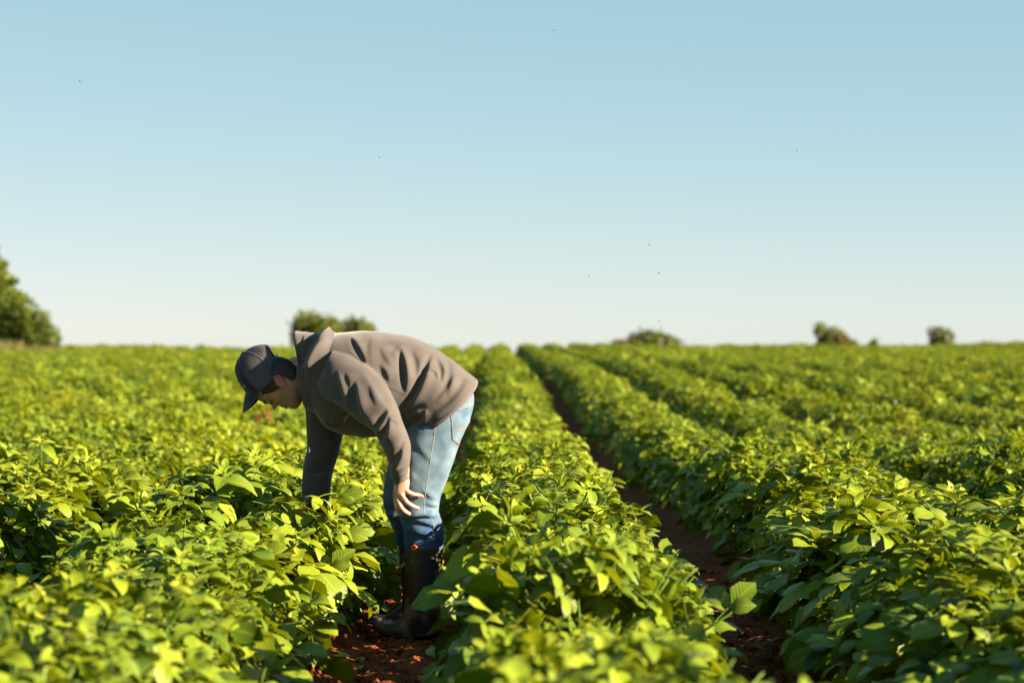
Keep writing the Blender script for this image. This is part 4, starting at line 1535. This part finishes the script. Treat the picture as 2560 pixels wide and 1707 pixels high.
ROWNAME = {-2: 'second row left of the man', -1: 'row the man reaches into', 0: 'row just right of his boots',
           1: 'second row right of his boots', 2: 'third row right of his boots'}
def row_phrase(k, y):
    base = 'rows far left of the man' if k < -2 else 'rows far right of the man' if k > 2 else ROWNAME[k]
    if y < 8.2:
        st = 'in front of him'
    elif y < 11.5:
        st = 'beside him'
    else:
        st = 'behind him'
    return base, st

# the two furrows that lie open: no leaf hangs across them (outlines as seen in the photograph)
OPEN = [np.array([(952, 1290), (985, 1340), (962, 1480), (905, 1570), (845, 1660), (830, 1720), (1078, 1720), (1084, 1600), (1098, 1480), (1114, 1325)], float),
        np.array([(1452, 1130), (1560, 1290), (1700, 1420), (1770, 1540), (1850, 1720), (2040, 1720), (1950, 1610), (1830, 1480), (1735, 1370), (1600, 1210), (1480, 1115)], float)]
def across(o, root, y):
    lm = Matrix.LocRotScale(o.location, o.rotation_euler, o.scale)
    rm = Matrix.LocRotScale(root.location, root.rotation_euler, root.scale)
    for q in (0.05, 0.12, 0.18, 0.235):
        w = rm @ (lm @ Vector((q if o.name.startswith('leaf') else 0.0, 0, 0)))
        if w.y < 0.5:
            continue
        pt = proj(np.array(w))
        if (w.y < 9.75 and in_poly(pt[None], OPEN[0])[0]) or (w.y < 15 and in_poly(pt[None], OPEN[1])[0]):
            return True
    return False

roots = {}
def make_plant(kp):
    lv, sh, st, inn = LAYOUT[kp]
    root = bpy.data.objects.new('potato_plant', None)
    root.empty_display_size = 0.1
    kids = []
    def child(name, me, loc, e, s):
        o = bpy.data.objects.new(name, me)
        o.location, o.rotation_euler, o.scale = loc, e, (s, s, s)
        kids.append(o)
    for loc, e, s, i in lv:
        child('leaf', LEAF[i][0], loc, e, s)
    for loc, e, s, i in sh:
        child('shoot', SHOOT[i], loc, e, s)
    for me in stem_meshes[kp]:
        child('stem', me, (0, 0, 0), (0, 0, 0), 1)
    o = bpy.data.objects.new('foliage', inner_meshes[kp])
    o['kind'] = 'stuff'
    kids.append(o)
    return root, kids

for (x, y, k, s, rz, kp, _v) in near:
    if kp not in roots:
        roots[kp] = make_plant(kp)
    root = roots[kp][0].copy()
    kids = [c.copy() for c in roots[kp][1]]
    C.objects.link(root)
    root.location = (x, y, gz(x, y, k))
    wf, hf_ = shape(k, y)
    root.rotation_euler = (rnd.gauss(0, 0.03), rnd.gauss(0, 0.03), rz)
    root.scale = (s * wf * rnd.uniform(0.95, 1.06), s, s * hf_ * rnd.uniform(0.9, 1.1))
    base, st = row_phrase(k, y)
    root['label'] = 'leafy potato plant in the %s, %s' % (base, st)
    root['category'] = 'potato plant'
    root['group'] = 'potato plants in the %s, %s' % (base, st)
    for c in kids:
        if y < 16 and c.name.startswith(('leaf', 'shoot')) and k in (-1, 0, 1) and across(c, root, y):
            continue
        c.parent = root
        C.objects.link(c)

for root, kids in roots.values():        # the patterns themselves are not part of the scene
    for o in kids + [root]:
        bpy.data.objects.remove(o)
for o in [o for o in bpy.data.objects if o.users == 0]:
    bpy.data.objects.remove(o)

# the rest of the field: one mass of the same plants, too many to count
rest = [s for s in spots if id(s) not in near_set]
col = bpy.data.collections.new('field_plants')
for me in low_meshes:
    o = bpy.data.objects.new('field_plant', me)
    col.objects.link(o)
pm = bpy.data.meshes.new('potato_field')
pm.from_pydata([(s[0], s[1], gz(s[0], s[1], s[2])) for s in rest], [], [])
def attr(name, typ, vals, key='value'):
    a = pm.attributes.new(name, typ, 'POINT')
    a.data.foreach_set(key, np.array(vals).ravel())
attr('turn', 'FLOAT_VECTOR', np.array([(rnd.gauss(0, .04), rnd.gauss(0, .04), s[4]) for s in rest], np.float32), 'vector')
attr('size', 'FLOAT_VECTOR', np.array([(s[3] * shape(s[2], s[1])[0], s[3] * (1.0 if s[1] < 45 else 1.25), s[3] * rnd.uniform(0.85, 1.12)) for s in rest], np.float32), 'vector')
attr('pick', 'INT', np.array([s[5] for s in rest], np.int32))
ng = bpy.data.node_groups.new('field', 'GeometryNodeTree')
ng.interface.new_socket('Geometry', in_out='INPUT', socket_type='NodeSocketGeometry')
ng.interface.new_socket('Geometry', in_out='OUTPUT', socket_type='NodeSocketGeometry')
gi, go = ng.nodes.new('NodeGroupInput'), ng.nodes.new('NodeGroupOutput')
ip = ng.nodes.new('GeometryNodeInstanceOnPoints')
ci = ng.nodes.new('GeometryNodeCollectionInfo')
ci.inputs['Collection'].default_value = col
ci.inputs['Separate Children'].default_value = True
ci.inputs['Reset Children'].default_value = True
ip.inputs['Pick Instance'].default_value = True
def named(nm, typ):
    n = ng.nodes.new('GeometryNodeInputNamedAttribute')
    n.data_type = typ
    n.inputs['Name'].default_value = nm
    return n.outputs['Attribute']
ng.links.new(gi.outputs[0], ip.inputs['Points'])
ng.links.new(ci.outputs[0], ip.inputs['Instance'])
ng.links.new(named('turn', 'FLOAT_VECTOR'), ip.inputs['Rotation'])
ng.links.new(named('size', 'FLOAT_VECTOR'), ip.inputs['Scale'])
ng.links.new(named('pick', 'INT'), ip.inputs['Instance Index'])
ng.links.new(ip.outputs[0], go.inputs[0])
fo = obj('potato_field', pm)
md = fo.modifiers.new('field', 'NODES')
md.node_group = ng
fo['kind'] = 'stuff'
fo['label'] = 'green mass of potato rows running on to the horizon'
print('plants near', len(near), 'to d', near[-1][1], 'rest', len(rest))

# ------------------------------------------------------------------ trees and bushes beyond the crest
def tree_leaf_mat(name, dark, light):
    m, rp = noise_mix(mat(name, rough=0.6, spec=0.2), dark, light, 2.2, 4, 0.35, 0.65)
    b = m.node_tree.nodes['Principled BSDF']
    tr = N_(m, 'ShaderNodeBsdfTranslucent')
    L_(m, rp.outputs[0], tr.inputs[0])
    ms = N_(m, 'ShaderNodeMixShader')
    ms.inputs[0].default_value = 0.25
    L_(m, b.outputs[0], ms.inputs[1])
    L_(m, tr.outputs[0], ms.inputs[2])
    L_(m, ms.outputs[0], m.node_tree.nodes['Material Output'].inputs[0])
    return m
M['spruce'] = tree_leaf_mat('spruce_foliage', (0.040, 0.070, 0.006), (0.125, 0.145, 0.012))
M['bush'] = tree_leaf_mat('bush_foliage', (0.045, 0.075, 0.006), (0.145, 0.160, 0.013))
M['olive'] = tree_leaf_mat('olive_foliage', (0.060, 0.080, 0.016), (0.13, 0.14, 0.028))
M['dry'] = tree_leaf_mat('dry_foliage', (0.075, 0.075, 0.018), (0.17, 0.13, 0.032))
M['bark'] = noise_mix(mat('bark', rough=0.9), (0.0432, 0.0324, 0.0252), (0.0936, 0.0720, 0.0576), 8)[0]
M['straw'] = noise_mix(mat('dry_grass', rough=0.8), (0.10, 0.105, 0.02), (0.19, 0.165, 0.045), 6)[0]

def leaf_quads(pts, size, r, up=0.3):
    mb = MB()
    n = len(pts)
    d = r.normal(size=(n, 3))
    d[:, 2] += up
    d /= np.linalg.norm(d, axis=1)[:, None]
    q = np.cross(d, r.normal(size=(n, 3)))
    q /= np.linalg.norm(q, axis=1)[:, None]
    s = size * r.uniform(0.6, 1.3, (n, 1))
    V = np.stack([pts - d * s, pts + q * s * 0.45, pts + d * s, pts - q * s * 0.45], 1)
    F = [(4 * i, 4 * i + 1, 4 * i + 2, 4 * i + 3) for i in range(n)]
    mb.add(V, F)
    return mb

def tree(name, label, cat, px, d, top_py, blobs, leafm, nleaf=2600, size=0.10, seed=0, group=None, cone=False, twigs=0):
    """blobs: (dx px, top py, radius px) of the crown clumps as seen; base on the terrain at its own distance"""
    r = np.random.default_rng(seed)
    k = d / FPX
    bx, bz = (px - CX) * k, float(terrain(d))
    root = thing(name, label, cat, (bx, d, bz), group)
    Hh = CAM_Z - (top_py - CY) * k - bz
    mbt = MB()
    add_tube(mbt, [(0, 0, -0.1), (0.04, 0.02, Hh * 0.45), (0, 0, Hh * 0.93)], [0.035 * Hh, 0.025 * Hh, 0.006 * Hh], 8, 8)
    limbs = []
    P_ = []
    for bdx, tpy, rad in blobs:
        R = rad * k
        cz = CAM_Z - (tpy - CY) * k - bz - R
        c = np.array([bdx * k, r.uniform(-0.3, 0.3) * R, cz])
        limbs.append(c)
        nl = int(nleaf * (rad ** 2) / sum(b[2] ** 2 for b in blobs))
        u = r.normal(size=(nl, 3))
        u /= np.linalg.norm(u, axis=1)[:, None]
        lump = 1 + 0.17 * np.sin(u @ (r.normal(size=3) * 5) + r.uniform(0, 6)) + 0.13 * np.sin(u @ (r.normal(size=3) * 9))
        rr = R * lump * r.uniform(0.25, 1, nl) ** 0.45
        P_.append(c + u * rr[:, None] * np.array([1, 1, 1.0]))
    if cone:
        nl = nleaf
        h = r.random(nl) ** 0.75
        h = 1 - h
        lay = np.round(h * 17) / 17
        h2 = 0.04 + 0.96 * (0.85 * h + 0.15 * lay)
        rad = cone * k * (1 - h2) ** 0.85 * (0.45 + 0.55 * r.random(nl) ** 0.35) * (1 + 0.10 * np.sin(h * 60))
        a = r.uniform(0, 6.28, nl)
        P_ = [np.stack([rad * np.cos(a), rad * np.sin(a), h2 * Hh - 0.12 * rad], -1)]
        limbs = [np.array([cone * k * 0.6 * (1 - i / 9) * math.cos(i * 2.4), cone * k * 0.6 * (1 - i / 9) * math.sin(i * 2.4), Hh * (0.1 + 0.09 * i)]) for i in range(9)]
    pts = np.concatenate(P_)
    pts = pts[pts[:, 2] > -0.1]
    mt = obj('trunk', mbt.mesh('trunk'), M['bark'], root)
    for c in limbs:
        mb = MB()
        z0 = max(0.15 * Hh, c[2] * 0.55)
        add_tube(mb, [(0, 0, z0), (c[0] * 0.5, c[1] * 0.5, (z0 + c[2]) * 0.5 + 0.05), tuple(c)], [0.016 * Hh, 0.011 * Hh, 0.004 * Hh], 6, 6)
        obj('limb', mb.mesh('limb'), M['bark'], mt)
    cr = obj('crown', leaf_quads(pts, size, r).mesh('crown', False), leafm, root)
    return root

tree('spruce_tree', 'tall spruce cut off by the left edge of the picture', 'tree', -78, 112, 520, [], M['spruce'], 26000, 0.13, 1, cone=228)
tree('bush', 'rounded bush against the right side of the spruce, taller of the two', 'bush', 62, 110, 738, [(0, 740, 34), (-22, 775, 44), (22, 790, 36), (-5, 825, 46)], M['spruce'], 2600, 0.10, 2)
tree('bush', 'low bush at the right foot of the spruce, lower of the two', 'bush', 108, 109, 770, [(-6, 772, 24), (14, 806, 26), (-14, 820, 34), (22, 832, 22)], M['spruce'], 1900, 0.09, 3)
tree('tree', 'broad round olive green tree rising behind the hood of the man', 'tree', 790, 172, 774, [(-22, 776, 40), (22, 786, 42), (-36, 808, 34), (44, 812, 30), (0, 828, 46)], M['bush'], 4200, 0.17, 4)
tree('tree', 'smaller round tree behind the man\'s shoulders, right of the broad tree', 'tree', 892, 176, 790, [(-14, 794, 32), (16, 800, 30), (28, 826, 26), (-24, 830, 32)], M['bush'], 2600, 0.16, 5)
tree('bush', 'wide low bush on the skyline right of centre', 'bush', 1618, 170, 821, [(-30, 836, 30), (0, 822, 30), (34, 826, 28), (62, 838, 26), (-62, 852, 26)], M['bush'], 2400, 0.15, 6)
tree('bush', 'small brown tipped bush on the left end of the wide low bush', 'bush', 1536, 168, 848, [(0, 850, 20), (20, 846, 18)], M['dry'], 500, 0.13, 7)
tree('tree', 'two lobed brownish tree on the right part of the skyline', 'tree', 2062, 172, 804, [(-12, 805, 20), (26, 816, 26), (0, 834, 30), (46, 838, 20)], M['bush'], 1900, 0.14, 8)
tree('bush', 'dry bush in front of the two lobed tree', 'bush', 2098, 169, 826, [(0, 828, 17), (18, 842, 16), (36, 850, 13)], M['dry'], 700, 0.12, 9)
tree('bush', 'tiny pointed bush just right of the two lobed tree', 'bush', 2188, 168, 846, [(0, 846, 12), (-10, 854, 11)], M['bush'], 300, 0.11, 10)
tree('bush', 'lone round grey green bush furthest right on the skyline', 'bush', 2350, 172, 811, [(-8, 815, 24), (14, 820, 22), (2, 838, 30)], M['olive'], 1500, 0.13, 11)

def tall_grass():
    r = np.random.default_rng(21)
    mb = MB()
    d = 106.0
    for i in range(900):
        px = r.uniform(-60, 150)
        dd = d + r.uniform(-1, 1)
        k = dd / FPX
        x = (px - CX) * k
        z = float(terrain(dd)) + 0.1
        h = r.uniform(0.5, 1.0) * (1.0 if px < 60 else 0.7)
        w = 0.02
        lx, ly = r.normal() * 0.15, r.normal() * 0.15
        mb.add([(x - w, dd, z), (x + w, dd, z), (x + lx * 0.4 + w * .7, dd + ly * .4, z + h * 0.6), (x + lx * .4 - w * .7, dd + ly * .4, z + h * 0.6), (x + lx, dd + ly, z + h)],
               [(0, 1, 2, 3), (3, 2, 4)])
    o = obj('tall_grass', mb.mesh('tall_grass', False), M['straw'])
    o['kind'] = 'stuff'
    o['label'] = 'pale dry grass at the foot of the spruce'
tall_grass()

def soil_heap():
    """a low heap of bare red soil standing in a gap of the rows"""
    c = P(657, 1030, 0, 26.6)
    z0 = float(terrain(26.6))
    root = thing('soil_heap', "small heap of sunlit red soil among the leaves beyond the man's face", 'soil heap', (c[0], c[1], z0))
    r = np.random.default_rng(31)
    for i, (dx, dz, R) in enumerate([(0.03, c[2] - z0 + 0.03, 0.12), (-0.05, c[2] - z0 - 0.03, 0.11)]):
        mb = MB()
        G = []
        for t in np.linspace(0, 1, 12):
            a = np.linspace(0, 6.283, 24, endpoint=False)
            rr = R * (0.15 + t ** 0.8) * (1 + 0.12 * r.normal(size=24))
            G.append(np.stack([dx + rr * np.cos(a), -0.1 * i + rr * np.sin(a), dz * (1 - t ** 1.6) + 0.015 * r.normal(size=24)], -1))
        add_loft(mb, np.array(G))
        obj('mound', mb.mesh('mound', False), M['soil'], root)
soil_heap()

# ------------------------------------------------------------------ weeds on the furrow floor
def weed(x, y, label, seed, s=1.0, n=5):
    r = np.random.default_rng(seed)
    z = float(ground_z(x, y))
    root = thing('weed', label, 'weed', (x, y, z), 'weed seedlings on the furrow floor')
    mb = MB()
    add_tube(mb, [(0, 0, -0.01), (0.004, 0, 0.03 * s), (0.0, 0.004, 0.055 * s)], [0.0018, 0.0014, 0.0008], 5, 5)
    obj('stem', mb.mesh('stem'), M['stem'], root)
    for i in range(n):
        L = 0.055 * s * r.uniform(0.6, 1.2)
        V, F, UV = leaflet(L, L * r.uniform(0.2, 0.45), r, 3, 6, r.uniform(0.3, 1.0), 0.3)
        lb = LB()
        lb.blade(rot(V, i * 2.4 + r.normal() * 0.3, r.uniform(0.1, 0.8), 0), F, UV, 0.3)
        me = lb.lbmesh('leaf')
        o = obj('leaf', me, M['leaf'], root)
        o.location = (0, 0, 0.05 * s * (i + 1) / n)
def furrow_pt(px, py):
    """the point of the furrow floor seen at a pixel"""
    d = 9.5
    for _ in range(8):
        x = (px - CX) / FPX * d
        d = (CAM_Z - float(ground_z(x, d))) * FPX / (py - CY)
    return (px - CX) / FPX * d, d
for i, (px, py, s, n, lb_) in enumerate([
        (950, 1598, 1.3, 6, "broad leaved weed on the red soil in front of the man's toe cap"),
        (1036, 1652, 0.6, 4, 'tiny weed sprig in the red furrow below the boot heel'),
        (966, 1650, 0.5, 3, 'pair of tiny leaves on the soil left of the tiny sprig'),
        (905, 1690, 1.2, 5, 'narrow leaved weed at the bottom edge of the picture left of the furrow'),
        (1920, 1640, 1.2, 5, 'weed seedling on the dark soil of the right hand furrow'),
        (1965, 1655, 0.8, 4, 'small grey weed right of the seedling in the right hand furrow')]):
    x, y = furrow_pt(px, py)
    weed(x, y, lb_, 900 + i, s, n)

# ------------------------------------------------------------------ flies in the air
M['fly'] = mat('fly_body', (0.02, 0.02, 0.02), 0.5)
M['wing'] = mat('fly_wing', (0.10, 0.10, 0.10), 0.3)
def fly(px, py, d, s, label):
    x, y, z = P(px, py, 0, d)
    root = thing('fly', label, 'fly', (x, y, z), 'small flies in the sky over the field')
    mb = MB()
    add_ellipsoid(mb, (0, 0, 0), np.diag([0.0035, 0.0015, 0.0015]) * s, 8, 6)
    add_ellipsoid(mb, np.array([0.0042, 0, 0.0002]) * s, np.diag([0.0012, 0.0013, 0.0012]) * s, 8, 5)
    obj('body', mb.mesh('body'), M['fly'], root)
    for q in (-1, 1):
        me = mesh_from('wing', np.array([(0.001, 0, 0.001), (-0.001, q * 0.004, 0.0035), (-0.004, q * 0.0045, 0.003), (-0.003, q * 0.001, 0.001)]) * s, [(0, 1, 2, 3)])
        obj('wing', me, M['wing'], root)
for px, py, d, s, lb_ in [(1647, 683, 9.6, 1.0, 'lowest but one of the flies right of the man'), (1623, 612, 9.9, 0.9, 'fly just above and left of the darkest fly'),
                          (1648, 803, 10.2, 0.8, 'fly close over the wide bush on the skyline'), (1472, 689, 9.4, 0.8, 'fly halfway between the man and the wide bush'),
                          (200, 204, 9.7, 0.9, 'lone fly high in the left part of the sky'), (1385, 77, 9.6, 0.8, 'topmost fly near the upper edge of the sky'),
                          (948, 394, 9.7, 0.8, "fly high above the man's back"), (1993, 378, 9.3, 0.7, 'fly in the sky above the two lobed tree')]:
    fly(px, py, d, s, lb_)
